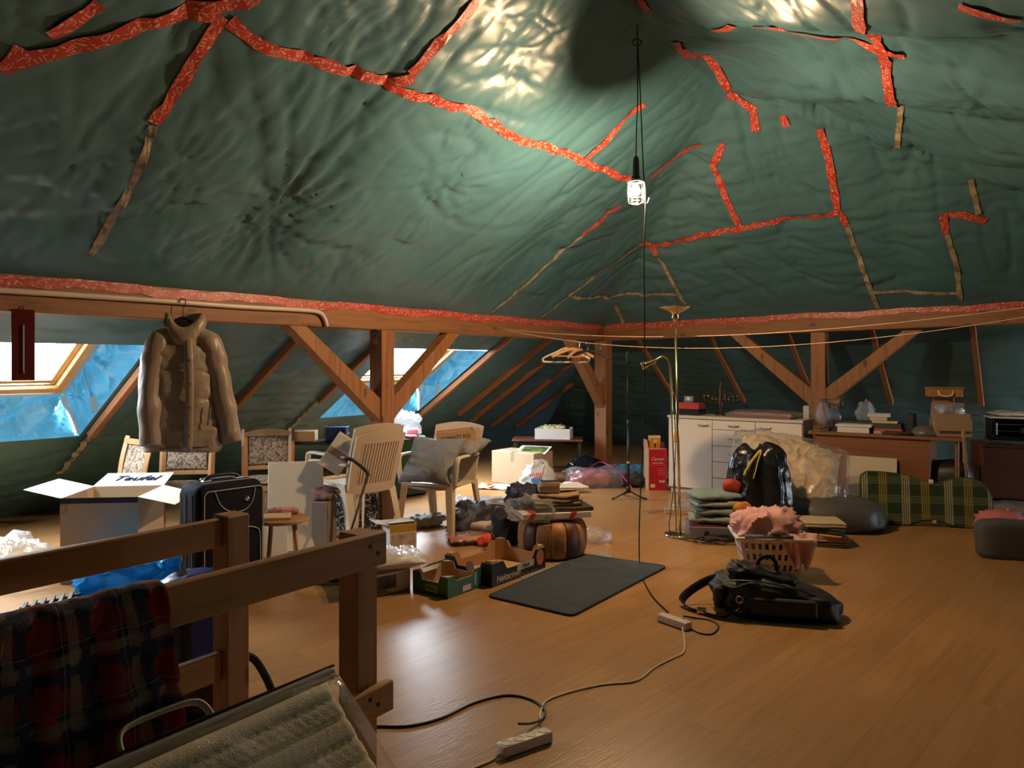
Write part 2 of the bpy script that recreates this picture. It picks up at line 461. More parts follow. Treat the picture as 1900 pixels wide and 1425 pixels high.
def lay_planks():
    pw, pl = .193, 1.285
    bm = box((0, 0, -.009), (pl-.0005, pw-.0005, 0), 0)
    me = bpy.data.meshes.new('plank'); bmesh.ops.recalc_face_normals(bm, faces=bm.faces); bm.to_mesh(me); bm.free()
    me.materials.append(M_lam)
    ang = R(47)
    c, s_ = math.cos(ang), math.sin(ang)
    cand = []
    rnd = random.Random(5)
    for j in range(-60, 60):
        off = rnd.random()*pl
        for i in range(-12, 14):
            a, b_ = i*pl+off, j*pw
            x, y = a*c - b_*s_, a*s_ + b_*c
            cx, cy = x+(pl/2)*c-(pw/2)*s_, y+(pl/2)*s_+(pw/2)*c
            sn = SN(cx, cy)
            if not (-3.6 < sn[0] < 11.8 and -7.9 < sn[1] < 6): continue
            seen = cy > 1.6 and abs(cx/max(cy, .1)) < .82
            cand.append((0 if seen else 1, cy, x, y))
    cand.sort()
    rest = bmesh.new()
    for k, (h, cy, x, y) in enumerate(cand):
        if k < 300 and h == 0:
            o = bpy.data.objects.new('plank', me); COL.objects.link(o); o.location = (x, y, 0); o.rotation_euler = (0, 0, ang); o.parent = floor
        else:
            M = Matrix.Translation((x, y, 0)) @ Matrix.Rotation(ang, 4, 'Z')
            vs = [rest.verts.new(M @ Vector(v)) for v in ((0,0,0),(pl-.0012,0,0),(pl-.0012,pw-.0012,0),(0,pw-.0012,0))]
            rest.faces.new(vs)
    # same timber for the strip that runs on under the eaves and behind the camera
    m2 = M_lam
    o = obj('plank_field', rest, m2, floor); o['kind'] = 'stuff'
lay_planks()

# ------------------------------------------------------------------ roof film: wrinkled sheet under the upper roof
def px_roof(px, py):
    u, v = ray(px, py)
    z = np.arange(1.0, 14, .004)
    s, n = SN(u*z, z)
    d = (EYE+v*z) - roof(s, n)
    k = np.argmax(d > 0) if (d > 0).any() else len(z)-1
    return float(s[k]), float(n[k])
TUFTS = [(505,412,1.1,.020),(818,345,.8,.016),(1010,430,.5,.012),(1450,500,.5,.010),(1655,480,.5,.010),(1690,300,.5,.012),
         (120,330,.6,.012),(60,470,.5,.014),(640,60,.6,.012),(330,330,.5,.012),(640,520,.4,.012),(960,120,.5,.012),(1440,320,.4,.010),(1800,180,.5,.014)]
TUFTS = [(*px_roof(a, b), c, d) for a, b, c, d in TUFTS]
def sag(s, n):
    s = np.asarray(s, float); n = np.asarray(n, float)
    a, b, c = hA(s, n), hB(s, n), hC(s, n)
    isA = ((a <= b) & (a <= c)).astype(float); isB = ((b < a) & (b <= c)).astype(float); isC = 1-isA-isB
    edge = np.clip((np.minimum(np.minimum(a, b), c)-TT)/.25, 0, 1)
    d = .045*pn(s*.9, n*.9, 1) + .02*pn(s*2.1, n*2.1, 2)
    # pillows between the rafters
    d -= isA*.035*np.abs(np.sin(np.pi*(s-3.0)/1.0)) + isB*.035*np.abs(np.sin(np.pi*(n+.3)/.9))
    msk = np.clip(.5+1.6*pn(s*.7, n*.7, 9), 0, 1)
    d += .034*ridged(s*.9+n*.5, n*2.6-s*.5, 3)**7*msk + .030*ridged(s*2.2-n*.9, n*.9+s*.5, 4)**7*(1-msk)
    d += .012*ridged(s*2.6+n, n*4.4-s, 5)**6*msk + .010*ridged(s*4.2-n*2, n*2+s, 8)**6
    # long diagonal folds in the slack sheet on the far side of the ridge
    d += isB*(.016*ridged(n*.7+s*.3, s*5.5, 15)**4+.007*ridged(n*1.5, s*11, 16)**4)
    d += isC*(.06*np.sin(6.5*(s*.75+n*.55)+2.2*pn(s*.8, n*.8, 6)) + .03*ridged((s*.8+n*.6)*1.9, (s*.6-n*.8)*.5, 7)**3)
    for ts, tn, rad, amp in TUFTS:
        dx, dy = s-ts, n-tn
        r = np.sqrt(dx*dx+dy*dy)+1e-4
        th = np.arctan2(dy, dx)
        f = np.exp(-(r/rad)*2.2)
        d += f*(amp*2.8) + amp*2.3*np.exp(-(r/rad)*1.5)*np.clip(r/.05, 0, 1)*(ridged(th*3.4, r*1.0, int(ts*10) % 40)**3-.3)
    return d*edge
def roof_h(s, n):
    return roof(np.asarray(s, float), np.asarray(n, float)) + sag(s, n)
st = .024
S, Nn = np.meshgrid(np.arange(-3.6, SC+.02, st), np.arange(NP, 6.2, st), indexing='ij')
Hh = np.maximum(roof_h(S, Nn), .0)
keep = (hB(S, Nn)[:-1,:-1] > 1.80)
me = grid_mesh('ceiling', S*LX+Nn*LY, S*LY-Nn*LX, Hh, keep=keep)
ceiling = link('ceiling', me, M_film); tag(ceiling, kind='structure')
# gable end behind the camera
bm = bmesh.new()
prof = [(-7.7,0)]+[(NL,TT)]+[(n, float(roof(np.array(-3.6), np.array(n)))+.05) for n in np.linspace(NP, 5.9, 40)]+[(5.95,0)]
bm.faces.new([bm.verts.new(P(-3.58, n, h)) for n, h in prof])
tag(obj('wall_back', bm, M_film), kind='structure')

# lower slopes, outside the purlins, with the two roof-window openings on the left
OPEN = [(1.5, 3.0, .54, 1.62), (5.52, 7.11, .52, 1.62)]          # s0, s1, d0, d1
st = .03
S, D = np.meshgrid(np.arange(-3.6, 12.6, st), np.arange(0, 3.2, st), indexing='ij')
def low_h(d, q, seed):
    w_ = .016*ridged(q*1.0+d*.6, d*6, 11+seed)**5 + .025*pn(q*1.2, d*1.5, 12+seed) + .010*ridged(q*2.6+d, d*9-q*.6, 13+seed)**4 - .03*np.abs(np.sin(np.pi*(q-3.0)/1.02))
    return w_
def low_edge(d): return np.clip(d/.2, 0, 1)
inop = np.zeros(S.shape, bool)
near = np.zeros(S.shape)
for s0, s1, d0, d1 in OPEN:
    inop |= (S > s0-st*.5) & (S < s1-st*.5) & (D > d0-st*.5) & (D < d1-st*.5)
    dist = np.maximum(np.maximum(s0-S, S-s1), np.maximum(d0-D, D-d1))
    near = np.maximum(near, np.clip(1-dist/.15, 0, 1))
Z = TT-PL*D + low_h(D, S, 0)*low_edge(D)*(1-near)
nn = NL-D
me = grid_mesh('wall_left', S*LX+nn*LY, S*LY-nn*LX, Z, keep=~inop[:-1,:-1])
wall_left = link('wall_left', me, M_film); tag(wall_left, kind='structure')
Nq, D = np.meshgrid(np.arange(-8.2, 6.4, st), np.arange(0, 3.3, st), indexing='ij')
Z = TT+.02*np.clip(Nq-NP, 0, 9)-PL*D + low_h(D, Nq, 3)*low_edge(D)
ss = SL+D
me = grid_mesh('wall_far', ss*LX+Nq*LY, ss*LY-Nq*LX, Z)
wall_far = link('wall_far', me, M_film); tag(wall_far, kind='structure')

# tape strips following the sheets
def strip(name, pts3, nrm, width, m, parent, jitter=.12, up=None, wob=.0):
    n = len(pts3); vs = []; uvs = []
    L_ = 0
    for i, p in enumerate(pts3):
        t = (pts3[min(i+1, n-1)]-pts3[max(i-1, 0)]).normalized()
        if i: L_ += (p-pts3[i-1]).length
        side = t.cross(nrm[i]).normalized()
        wv = width*(1+jitter*math.sin(i*1.7+n))*.5
        vs += [p+side*wv, p, p-side*wv]; uvs += [(L_, 0), (L_, width/2), (L_, width)]
    F = []
    for i in range(n-1):
        for k in (0, 1):
            a = 3*i+k; F.append((a, a+1, a+4, a+3))
    me = bpy.data.meshes.new(name); me.from_pydata([tuple(v) for v in vs], [], F)
    l = me.uv_layers.new(name='UVMap')
    for poly in me.polygons:
        for li, vi in zip(poly.loop_indices, poly.vertices): l.data[li].uv = uvs[vi]
    return link(name, me, m, parent, smooth=False)
def roof_tape(pxs, width=.068, m=M_tape, name='seam_tape', off=.010):
    sn = [px_roof(*p) for p in pxs]
    pts = []
    for a, b in zip(sn, sn[1:]):
        k = max(2, int(math.hypot(b[0]-a[0], b[1]-a[1])/.05))
        pts += [(a[0]+(b[0]-a[0])*i/k, a[1]+(b[1]-a[1])*i/k) for i in range(k)]
    pts.append(sn[-1])
    s = np.array([p[0] for p in pts]); n = np.array([p[1] for p in pts])
    h = roof_h(s, n); e = .02
    hs = (roof_h(s+e, n)-roof_h(s-e, n))/(2*e); hn = (roof_h(s, n+e)-roof_h(s, n-e))/(2*e)
    P3, NN = [], []
    for i in range(len(pts)):
        nv = Vector((LX*hs[i]+LY*hn[i], LY*hs[i]-LX*hn[i], -1)).normalized()
        P3.append(P(s[i], n[i], h[i])+nv*off); NN.append(nv)
    return strip(name, P3, NN, width, m, ceiling)
RED = [
 [(0,118),(60,98),(160,75),(260,50),(345,32),(410,36)], [(345,28),(400,18),(455,2),(500,-30)], [(10,118),(40,78)], [(90,58),(140,30),(185,-5)],
 [(412,36),(360,120),(310,195),(284,232)],
 [(425,42),(480,80),(560,113),(640,138),(715,152),(800,176),(860,205),(930,240),(1000,265),(1080,293),(1130,318),(1168,332)],
 [(715,152),(768,133)], [(762,128),(815,70),(868,10),(890,-20)],
 [(1080,293),(1120,262),(1165,215),(1195,188)], [(1205,325),(1245,295),(1300,262)], [(1150,378),(1105,412),(1080,430)],
 [(1250,68),(1280,98),(1325,130),(1355,162)], [(1350,168),(1380,190),(1402,204)], [(1398,205),(1402,242)], [(1452,213),(1460,232)],
 [(1180,5),(1205,20)], [(1325,46),(1358,45)],
 [(1342,260),(1322,300),(1345,355),(1372,410)], [(1520,236),(1538,290),(1548,350),(1556,392)],
 [(1185,450),(1215,455),(1290,437),(1375,416),(1470,405),(1560,392)], [(1205,452),(1218,470)], [(1560,392),(1570,418)],
 [(1590,-10),(1600,60),(1640,125),(1655,175),(1672,215)], [(1395,48),(1480,75),(1570,103),(1680,130)],
 [(1755,430),(1750,398),(1790,398),(1830,415)], [(1780,0),(1840,12),(1893,25)],
]
for r_ in RED: roof_tape(r_)
OLD = [
 [(284,236),(262,310),(235,370),(200,425),(165,478)], [(1080,432),(1010,490),(950,545),(912,578)], [(1180,455),(1110,505),(1050,548),(1000,590)],
 [(1222,475),(1248,520),(1272,560)], [(1572,420),(1595,480),(1618,540),(1630,570)], [(1757,432),(1775,490),(1782,555)], [(1620,535),(1700,540),(1775,540)],
 [(1672,220),(1664,270)], [(1800,330),(1815,400)], [(1060,545),(1130,553),(1200,550),(1255,543)], [(1140,560),(1160,605)],
]
for r_ in OLD: roof_tape(r_, .045, M_oldtape, 'old_tape', .009)
# hip seam tape down the corner and the rows along the purlins
def purlin_tape(a, b, face, name='seam_tape'):
    k = int((b-a).length/.06)
    P3 = [a.lerp(b, i/k)+Vector((0,0,.012*math.sin(i*.35)+.006*math.sin(i*1.1)))+face*(.004+.002*math.sin(i*.9)**2) for i in range(k+1)]
    return strip(name, P3, [face]*len(P3), .062, M_tape, ceiling)
fN = Vector((LY, -LX, 0)); fL = Vector((LX, LY, 0))
purlin_tape(P(-3.4, NP, 1.868), P(SC-.05, NP, 1.868), fN)
purlin_tape(P(SC, NP+.05, 1.872), P(SC, 5.0, 1.872+.02*9.7), -fL)

# ------------------------------------------------------------------ timber frame
def beam_between(name, a, b, wd, ht, m, parent=None, bev=.006, roll=0.0):
    """box beam whose local x runs a->b (axis), built in world space with an object transform"""
    d = (b-a); ln = d.length; x = d.normalized()
    up = Vector((0,0,1))
    if abs(x.z) > .95: up = Vector((0,1,0))
    y = up.cross(x).normalized(); z = x.cross(y)
    M = Matrix((x, y, z)).transposed().to_4x4(); M.translation = a
    o = obj(name, box((0,-wd/2,-ht/2), (ln,wd/2,ht/2), bev), m, None)
    if parent is not None:
        o.parent = parent; o.matrix_parent_inverse = Matrix()
        o.matrix_local = parent.matrix_world.inverted() @ M if False else Matrix.Translation(parent.location).inverted() @ M
    else: o.matrix_world = M
    return o
zc = (TB+TT+.04)/2
o = beam_between('purlin_beam', P(-3.5, NP-.08, zc), P(SC+.16, NP-.08, zc), .16, TT+.04-TB, M_beam)
tag(o, 'long spruce purlin beam on the left, with the white pipe and coat hung on it', 'beam')
o = beam_between('purlin_beam', P(SC+.08, NP+.0, zc), P(SC+.08, 5.2, zc+.02*9.9), .16, TT+.04-TB, M_beam)
tag(o, 'spruce purlin beam across the far end above the white sideboard and desk', 'beam')
def timber_post(label, s, n, along, tb, braces, wd=.155, face=None, bracket=True):
    t = thing('timber_post', label, 'post', P(s, n, 0))
    ang = math.atan2(LY, LX)
    obj('post', box((-wd/2,-wd/2,0), (wd/2,wd/2,tb-.001), .006), M_post, t, rot=(0,0,ang))
    for sg, reach, drop in braces:
        a = P(s, n, tb-drop)-t.location; b = t.location+0*a
        d = along*sg
        p0 = t.location+d*(wd*.30)+Vector((0,0,tb-drop)); p1 = t.location+d*(reach)+Vector((0,0,tb-.02))
        # parallelogram brace with level top and upright foot
        h_ = .15
        perp = Vector((0,0,1)).cross(d).normalized()
        bm = bmesh.new()
        q = []
        sl = (p1.z-p0.z)/(reach-wd*.3)
        for wv in (-.06, .06):
            A = t.location+d*(wd*.45)+Vector((0,0,tb-drop)); 
            B = A+Vector((0,0,-.20*math.sqrt(1+sl*sl)*.85))
            C = t.location+d*(reach+.085)+Vector((0,0,tb)); E = t.location+d*(reach-.085)+Vector((0,0,tb))
            q.append([bm.verts.new(x+perp*wv-t.location) for x in (A, B, C, E)])
        a_, b_ = q
        bm.faces.new(a_[::-1]); bm.faces.new(b_)
        for i in range(4): bm.faces.new((a_[i], a_[(i+1) % 4], b_[(i+1) % 4], b_[i]))
        bmesh.ops.bevel(bm, geom=list(bm.edges), offset=.005, segments=1, affect='EDGES')
        br = obj('brace', bm, None, t)
        br.data.materials.append(M_brace)
    if bracket and face is not None:
        bm = bmesh.new()
        add_box(bm, (-.028,-.003,-.05), (.028,.003,.05), None, .002)
        br = obj('bracket', bm, M_chrome, t, loc=Vector((0,0,tb-.07))+face*(wd/2+.004)-P(0,0,0)*0+(-fL*0), rot=(0,0,math.atan2(face.x, -face.y)))
        obj('bolt', lathe([(0,0),(.007,0),(.007,.006),(0,.006)], 8), M_dark, br, loc=(0,-.003,.02), rot=(R(90),0,0))
    return t
timber_post('spruce post with two diagonal braces standing behind the stacked plastic chairs', *SN(-1.15+.01, 6.62), fL, TB,
            [(-1, .96, .60), (1, .92, .60)], face=-fL)
timber_post('far corner spruce post with one brace beside the hangers and the microphone stand', *SN(1.19+.0, 9.84), fL, TB, [(-1, .85, .66)], wd=.17, face=-fL)
timber_post('spruce post with two wide braces rising behind the desk', *SN(3.40, 8.34), fN, TB+.05, [(-1, .92, .62), (1, .92, .62)], wd=.155, bracket=False)

# rafters showing on the lower slopes
def slope_pt(s, d): return P(s, NL-d, TT-PL*d)
for i, (s_, d0, d1) in enumerate([(1.40,0,1.4),(3.06,.02,1.55),(4.22,.02,1.5),(5.20,.02,1.25),(7.17,.02,1.75),(8.02,.02,1.7),(8.55,.02,1.9),(9.3,.25,2.1),(10.1,.9,2.2)]):
    o = beam_between('rafter', slope_pt(s_, d0)+Vector((0,0,-.045)), slope_pt(s_, d1)+Vector((0,0,-.045)), .055, .06, M_rafter, None, .004)
    o.parent = wall_left
def far_pt(n, d): return P(n_s(d), n, TT+.02*max(0, n-NP)-PL*d)
def n_s(d): return SL+d
def px_far(px, py):
    u, v = ray(px, py); best = None
    for k in range(4000):
        z = 5+k*.002; s, n = SN(u*z, z); d = s-SL
        if d > 0 and EYE+v*z >= TT+.02*max(0, n-NP)-PL*d: return n
    return 0
for px, py in ((1222,685),(1355,690),(1488,680),(1640,690),(1815,690)):
    n = px_far(px, py)
    o = beam_between('rafter', far_pt(n, .02)+Vector((0,0,-.045)), far_pt(n, 1.5)+Vector((0,0,-.045)), .055, .06, M_rafter, None, .004)
    o.parent = wall_far
# brown tape continuing below rafter by the first window
def low_strip(s_, d0, d1, m, name, w_=.05):
    k = 24; nv = Vector((LY*PL*-1*-1, 0, 0))
    nrm = (Vector((0,0,-1))+Vector((LY,-LX,0))*(PL)).normalized()
    pts = [slope_pt(s_+.01*math.sin(i), d0+(d1-d0)*i/k)+nrm*(.035+.006*math.sin(i*2.1)) for i in range(k+1)]
    return strip(name, pts, [nrm]*(k+1), w_, m, wall_left)
low_strip(3.06, 1.55, 2.1, M_oldtape, 'old_tape'); low_strip(5.20, 1.25, 1.9, M_oldtape, 'old_tape'); low_strip(7.17, 1.75, 2.1, M_oldtape, 'old_tape')

# ------------------------------------------------------------------ roof windows
M_reveal = None
def reveal_mat():
    m, nt, N, Lk, b = nodes_of('blue_film_backlit')
    out = N['Material Output']
    b.inputs['Base Color'].default_value = (.05,.19,.28,1); b.inputs['Roughness'].default_value = .2; b.inputs['Specular IOR Level'].default_value = .8
    tl = N.new('ShaderNodeBsdfTranslucent'); tl.inputs[0].default_value = (.02,.16,.27,1)
    mx = N.new('ShaderNodeMixShader'); mx.inputs[0].default_value = .04
    Lk.new(b.outputs[0], mx.inputs[1]); Lk.new(tl.outputs[0], mx.inputs[2]); Lk.new(mx.outputs[0], out.inputs[0])
    tc = N.new('ShaderNodeTexCoord'); n2 = N.new('ShaderNodeTexNoise'); n2.inputs['Scale'].default_value = 5; n2.inputs['Detail'].default_value = 2; n2.inputs['Distortion'].default_value = .8
    Lk.new(tc.outputs['Object'], n2.inputs['Vector'])
    bp = N.new('ShaderNodeBump'); bp.inputs['Strength'].default_value = .8; bp.inputs['Distance'].default_value = .05
    Lk.new(n2.outputs[0], bp.inputs['Height']); Lk.new(bp.outputs[0], b.inputs['Normal']); Lk.new(bp.outputs[0], tl.inputs['Normal'])
    return m
M_reveal = reveal_mat()
M_pinewin = wood('window_pine', (.62,.36,.14), (.5,.26,.09), 1.0, .4, axis=0, knots=False)
M_glass = None
def glass_mat():
    m, nt, N, Lk, b = nodes_of('window_glass')
    out = N['Material Output']; N.remove(b)
    tr = N.new('ShaderNodeBsdfTransparent'); gl = N.new('ShaderNodeBsdfGlossy'); gl.inputs['Roughness'].default_value = .02
    mx = N.new('ShaderNodeMixShader'); mx.inputs[0].default_value = .06
    Lk.new(tr.outputs[0], mx.inputs[1]); Lk.new(gl.outputs[0], mx.inputs[2]); Lk.new(mx.outputs[0], out.inputs[0])
    return m
M_glass = glass_mat()
def pale_tape_mat():
    m, nt, N, Lk, b = nodes_of('pale_window_tape')
    b.inputs['Base Color'].default_value = (.62,.66,.60,1); b.inputs['Roughness'].default_value = .5
    tl = N.new('ShaderNodeBsdfTranslucent'); tl.inputs[0].default_value = (.5,.62,.62,1)
    mx = N.new('ShaderNodeMixShader'); mx.inputs[0].default_value = .5
    Lk.new(b.outputs[0], mx.inputs[1]); Lk.new(tl.outputs[0], mx.inputs[2]); Lk.new(mx.outputs[0], N['Material Output'].inputs[0])
    return m
M_whitetape = pale_tape_mat()
nout = (Vector((0,0,1))-Vector((LY,-LX,0))*PL).normalized()      # outward roof normal on the left slope
down = (-Vector((LY,-LX,0))-Vector((0,0,PL))).normalized()       # down the slope
def win(idx, s0, s1, d0, d1):
    wt = thing('window_%d' % idx, None, None, slope_pt((s0+s1)/2, (d0+d1)/2)); wt['kind'] = 'structure'
    O = wt.location
    i0, i1, j0, j1 = s0+.12, s1-.33, d0+.0, d1-.44                # inner frame, set out in the roof
    dep = .17
    def q(s, d, e): return slope_pt(s, d)+nout*e-O
    # reveal film, four splayed pieces, finely divided and wavy
    cor_o = [(s0,d0),(s1,d0),(s1,d1),(s0,d1)]; cor_i = [(i0-.06,j0-.02),(i1+.06,j0-.02),(i1+.06,j1+.06),(i0-.06,j1+.06)]
    for k in range(4):
        a, b = cor_o[k], cor_o[(k+1) % 4]; c, d = cor_i[k], cor_i[(k+1) % 4]
        nu, nv = 60, 18
        U, V = np.meshgrid(np.linspace(0,1,nu), np.linspace(0,1,nv), indexing='ij')
        Sx = (a[0]*(1-U)+b[0]*U)*(1-V)+(c[0]*(1-U)+d[0]*U)*V
        Dx = (a[1]*(1-U)+b[1]*U)*(1-V)+(c[1]*(1-U)+d[1]*U)*V
        E = V*dep + .045*np.sin(np.pi*V)**.7*(.3+1.6*pn(U*6, V*2, k+20)+1.6*ridged(U*5+V*1.5, V*1.5, k+25)**3)
        pts = [[q(Sx[i,j], Dx[i,j], E[i,j]) for j in range(nv)] for i in range(nu)]
        X = np.array([[p.x for p in r] for r in pts]); Y = np.array([[p.y for p in r] for r in pts]); Zz = np.array([[p.z for p in r] for r in pts])
        link('reveal_film', grid_mesh('reveal_film', X, Y, Zz), M_reveal, wt)
    ax = Vector((LX,LY,0))
    def bar(name, a, b, wd, ht, m, e):
        A = q(a[0], a[1], e); B = q(b[0], b[1], e)
        x = (B-A).normalized(); z = nout; y = z.cross(x).normalized()
        M = Matrix((x,y,z)).transposed().to_4x4(); M.translation = A
        o = obj(name, box((0,-wd/2,-ht/2),((B-A).length,wd/2,ht/2),.004), m, wt); o.matrix_local = M
        return o
    for e, wd, ht, g in ((dep-.01, .06, .05, .03), (dep+.03, .055, .05, -.02)):
        bar('frame_bar', (i1+g, j0-.05), (i1+g, j1+g+wd/2), wd, ht, M_pinewin, e); bar('frame_bar', (i0-g, j0-.05), (i0-g, j1+g+wd/2), wd, ht, M_pinewin, e)
        bar('frame_bar', (i0-g, j1+g), (i1+g, j1+g), wd, ht, M_pinewin, e); bar('frame_bar', (i0-g, j0-g-.02), (i1+g, j0-g-.02), wd, ht, M_pinewin, e)
    bar('ventilation_bar', (i0+.02, j1-.03), (i1-.02, j1-.03), .016, .016, M_chrome, dep-.02)
    bar('latch', (i0+.28, j1-.005), (i0+.46, j1-.005), .05, .03, M_white, dep-.03)
    # panes
    bm = bmesh.new()
    vs = [q(i0-.02,j0-.06,dep+.05), q(i1+.02,j0-.06,dep+.05), q(i1+.02,j1+.02,dep+.05), q(i0-.02,j1+.02,dep+.05)]
    bm.faces.new([bm.verts.new(v) for v in vs]); obj('pane', bm, M_glass, wt)
    # pale tape round the frame and at the corner of the reveal
    def tp(pts, wd):
        P3 = []
        for a, b in zip(pts, pts[1:]):
            for i in range(8): 
                f = i/8; P3.append(q(a[0]*(1-f)+b[0]*f, a[1]*(1-f)+b[1]*f, a[2]*(1-f)+b[2]*f-.006))
        P3.append(q(*pts[-1][:2], pts[-1][2]-.006))
        strip('pale_tape', P3, [-nout]*len(P3), wd, M_whitetape, wt)
    tp([(i1+.075, j0, dep-.02), (i1+.075, j1+.075, dep-.02)], .05); tp([(i1+.075, j1+.075, dep-.02), (i0-.05, j1+.075, dep-.02)], .045)
    tp([(i1+.08, j1+.08, dep-.04), (s1-.11, d1-.16, .07), (s1-.03, d1-.04, -.005)], .05)
    tp([(s1-.10, d1-.45, .05), (s1-.02, d1-.32, .0)], .045)
    # daylight enters here
    pl = bpy.data.lights.new('window_portal', 'AREA'); pl.shape = 'RECTANGLE'; pl.size = i1-i0+.1; pl.size_y = j1-j0+.15
    pl.cycles.is_portal = True
    po = bpy.data.objects.new('window_portal', pl); COL.objects.link(po)
    z = nout; x = ax; y = z.cross(x).normalized()
    M = Matrix((x,y,z)).transposed().to_4x4(); M.translation = slope_pt((i0+i1)/2, (j0+j1)/2)+nout*(dep+.09)
    po.matrix_world = M
for i, o_ in enumerate(OPEN): win(i+1, *o_)

# ------------------------------------------------------------------ the hanging work lamp
LPX, LPY = .8625, 5.25
def work_lamp():
    zt = EYE+(674-290)*LPY/FPX
    zb = EYE+(674-355)*LPY/FPX
    t = thing('work_lamp', 'lit caged inspection lamp with black handle hanging from the ridge', 'lamp', (LPX, LPY, zb))
    hr = zt-zb
    obj('handle', lathe([(0,hr),(.012,hr),(.020,hr-.02),(.023,hr-.06),(.024,.11),(.030,.10),(.034,.085),(.034,.070),(0,.070)], 20), mat('lamp_handle', (.03,.025,.02), .5), t, smooth=True)
    obj('collar', lathe([(.036,.085),(.056,.072),(.060,.062),(.057,.060),(.034,.070)], 24), M_chrome, t, smooth=True)
    bm = bmesh.new(); bmesh.ops.create_uvsphere(bm, u_segments=20, v_segments=14, radius=.030)
    for v in bm.verts:
        if v.co.z > .01: f = (v.co.z-.01)/.02; v.co.x *= 1-.35*f; v.co.y *= 1-.35*f; v.co.z += .022*f
    m, nt, N, Lk, b = nodes_of('lit_bulb')
    b.inputs['Base Color'].default_value = (1,1,1,1)
    b.inputs['Emission Color'].default_value = (1.0, .66, .36, 1); b.inputs['Emission Strength'].default_value = LAMP
    obj('bulb', bm, m, t, smooth=True)
    for k in range(10):
        a = 2*math.pi*k/10
        obj('cage_wire', tube([(.056*math.cos(a),.056*math.sin(a),.066),(.058*math.cos(a),.058*math.sin(a),0),(.055*math.cos(a),.055*math.sin(a),-.075),(.03*math.cos(a),.03*math.sin(a),-.088)], .0016, 6), M_chrome, t)
    for zz, rr in ((-.03,.058),(-.075,.055),(-.088,.03)):
        obj('cage_ring', tube([(rr*math.cos(2*math.pi*k/28), rr*math.sin(2*math.pi*k/28), zz) for k in range(28)], .0018, 6, True), M_chrome, t)
    obj('hook', tube(catmull([(.05,0,-.085),(.075,0,-.085),(.085,0,-.07),(.093,0,-.045)], 5), .003, 6), M_chrome, t)
    s, n = SN(LPX, LPY)
    top = float(roof_h(np.array([s]), np.array([n]))[0])-zb-.004
    kn = EYE+(674-78)*LPY/FPX-zb
    obj('cord', tube(catmull([(0,0,hr-.01),(.004,0,hr+.2),(.012,0,(hr+kn)/2),(.010,0,kn-.02),(.012,0,kn+.02),(.008,0,top)], 6), .004, 6), M_black, t)
    obj('cord_knot', tube(catmull([(.03*math.cos(a)+.01,.012*math.sin(2*a),kn+.022*math.sin(a)) for a in [2*math.pi*k/8 for k in range(8)]], 5, True), .005, 6, True), M_black, t)
    # the free end drops to the floor
    p0 = Vector((LPX,LPY,zb))
    pts = [Vector((.012,0,kn)), Vector((.03,-.01,(hr+kn)/2)), Vector((.050,-.01,hr*.6)), Vector((.064,-.014,-.05))]
    for px, py in ((1195,470),(1196,600),(1195,760),(1190,880),(1186,980)): pts.append(at(px, py, LPY-.02)-p0)
    for px, py in ((1187,1050),(1194,1078),(1212,1110),(1240,1138)):
        g = fl(px, py); g.z = .006; pts.append(g-p0)
    obj('cord_drop', tube(catmull(pts, 8), .0042, 6), M_black, t)
    return t
work_lamp()

# ================================================================== soft-shape helpers
def fbm(v, f, seed=0, oct_=3):
    p = Vector((v[0]*f+seed*3.7, v[1]*f-seed*1.9, v[2]*f+seed*5.3)); a = 1.0; t = 0
    for _ in range(oct_):
        t += a*mnoise.noise(p); p = p*2.03; a *= .5
    return t
def crease(v, f, seed=0):
    p = Vector((v[0]*f+seed*3.7, v[1]*f-seed*1.9, v[2]*f+seed*5.3))
    return 1-min(1, abs(mnoise.noise(p))*3)
def blob(dims, seed=1, amp=.08, freq=4.0, fold=.03, ffreq=7.0, e1=.8, e2=.8, n=44, flat=.12, taper=0.0, lean=(0,0)):
    """soft heap resting on z=0: superellipsoid with folds, footprint dims x,y and height z"""
    a, b, c = dims[0]/2, dims[1]/2, dims[2]
    bm = bmesh.new(); rings = []
    def sp(w_, e): return math.copysign(abs(w_)**e, w_)
    for i in range(n//2+1):
        ph = -math.pi/2+math.pi*i/(n//2)
        row = []
        for k in range(n):
            th = 2*math.pi*k/n
            x = sp(math.cos(ph), e1)*sp(math.cos(th), e2); y = sp(math.cos(ph), e1)*sp(math.sin(th), e2); z = sp(math.sin(ph), e1)
            q = Vector((x*a, y*b, z*c*.5))
            d = 1+amp*fbm(q, freq, seed)/max(.001, 1)+fold*(crease(q, ffreq, seed)**3-.3)
            zz = (z*.5+.5)
            tf = 1-taper*zz
            qx, qy = q.x*d*tf+lean[0]*zz*c, q.y*d*tf+lean[1]*zz*c
            qz = (z*.5*d+.5)
            qz = max(0.0, (qz-flat)/(1-flat))*c
            row.append((qx, qy, qz))
            if i in (0, n//2): break
        rings.append([bm.verts.new(r_) for r_ in row])
    for ra, rb in zip(rings, rings[1:]):
        for k in range(n):
            q = list(dict.fromkeys([ra[k % len(ra)], ra[(k+1) % len(ra)], rb[(k+1) % len(rb)], rb[k % len(rb)]]))
            if len(q) > 2: bm.faces.new(q)
    return bm
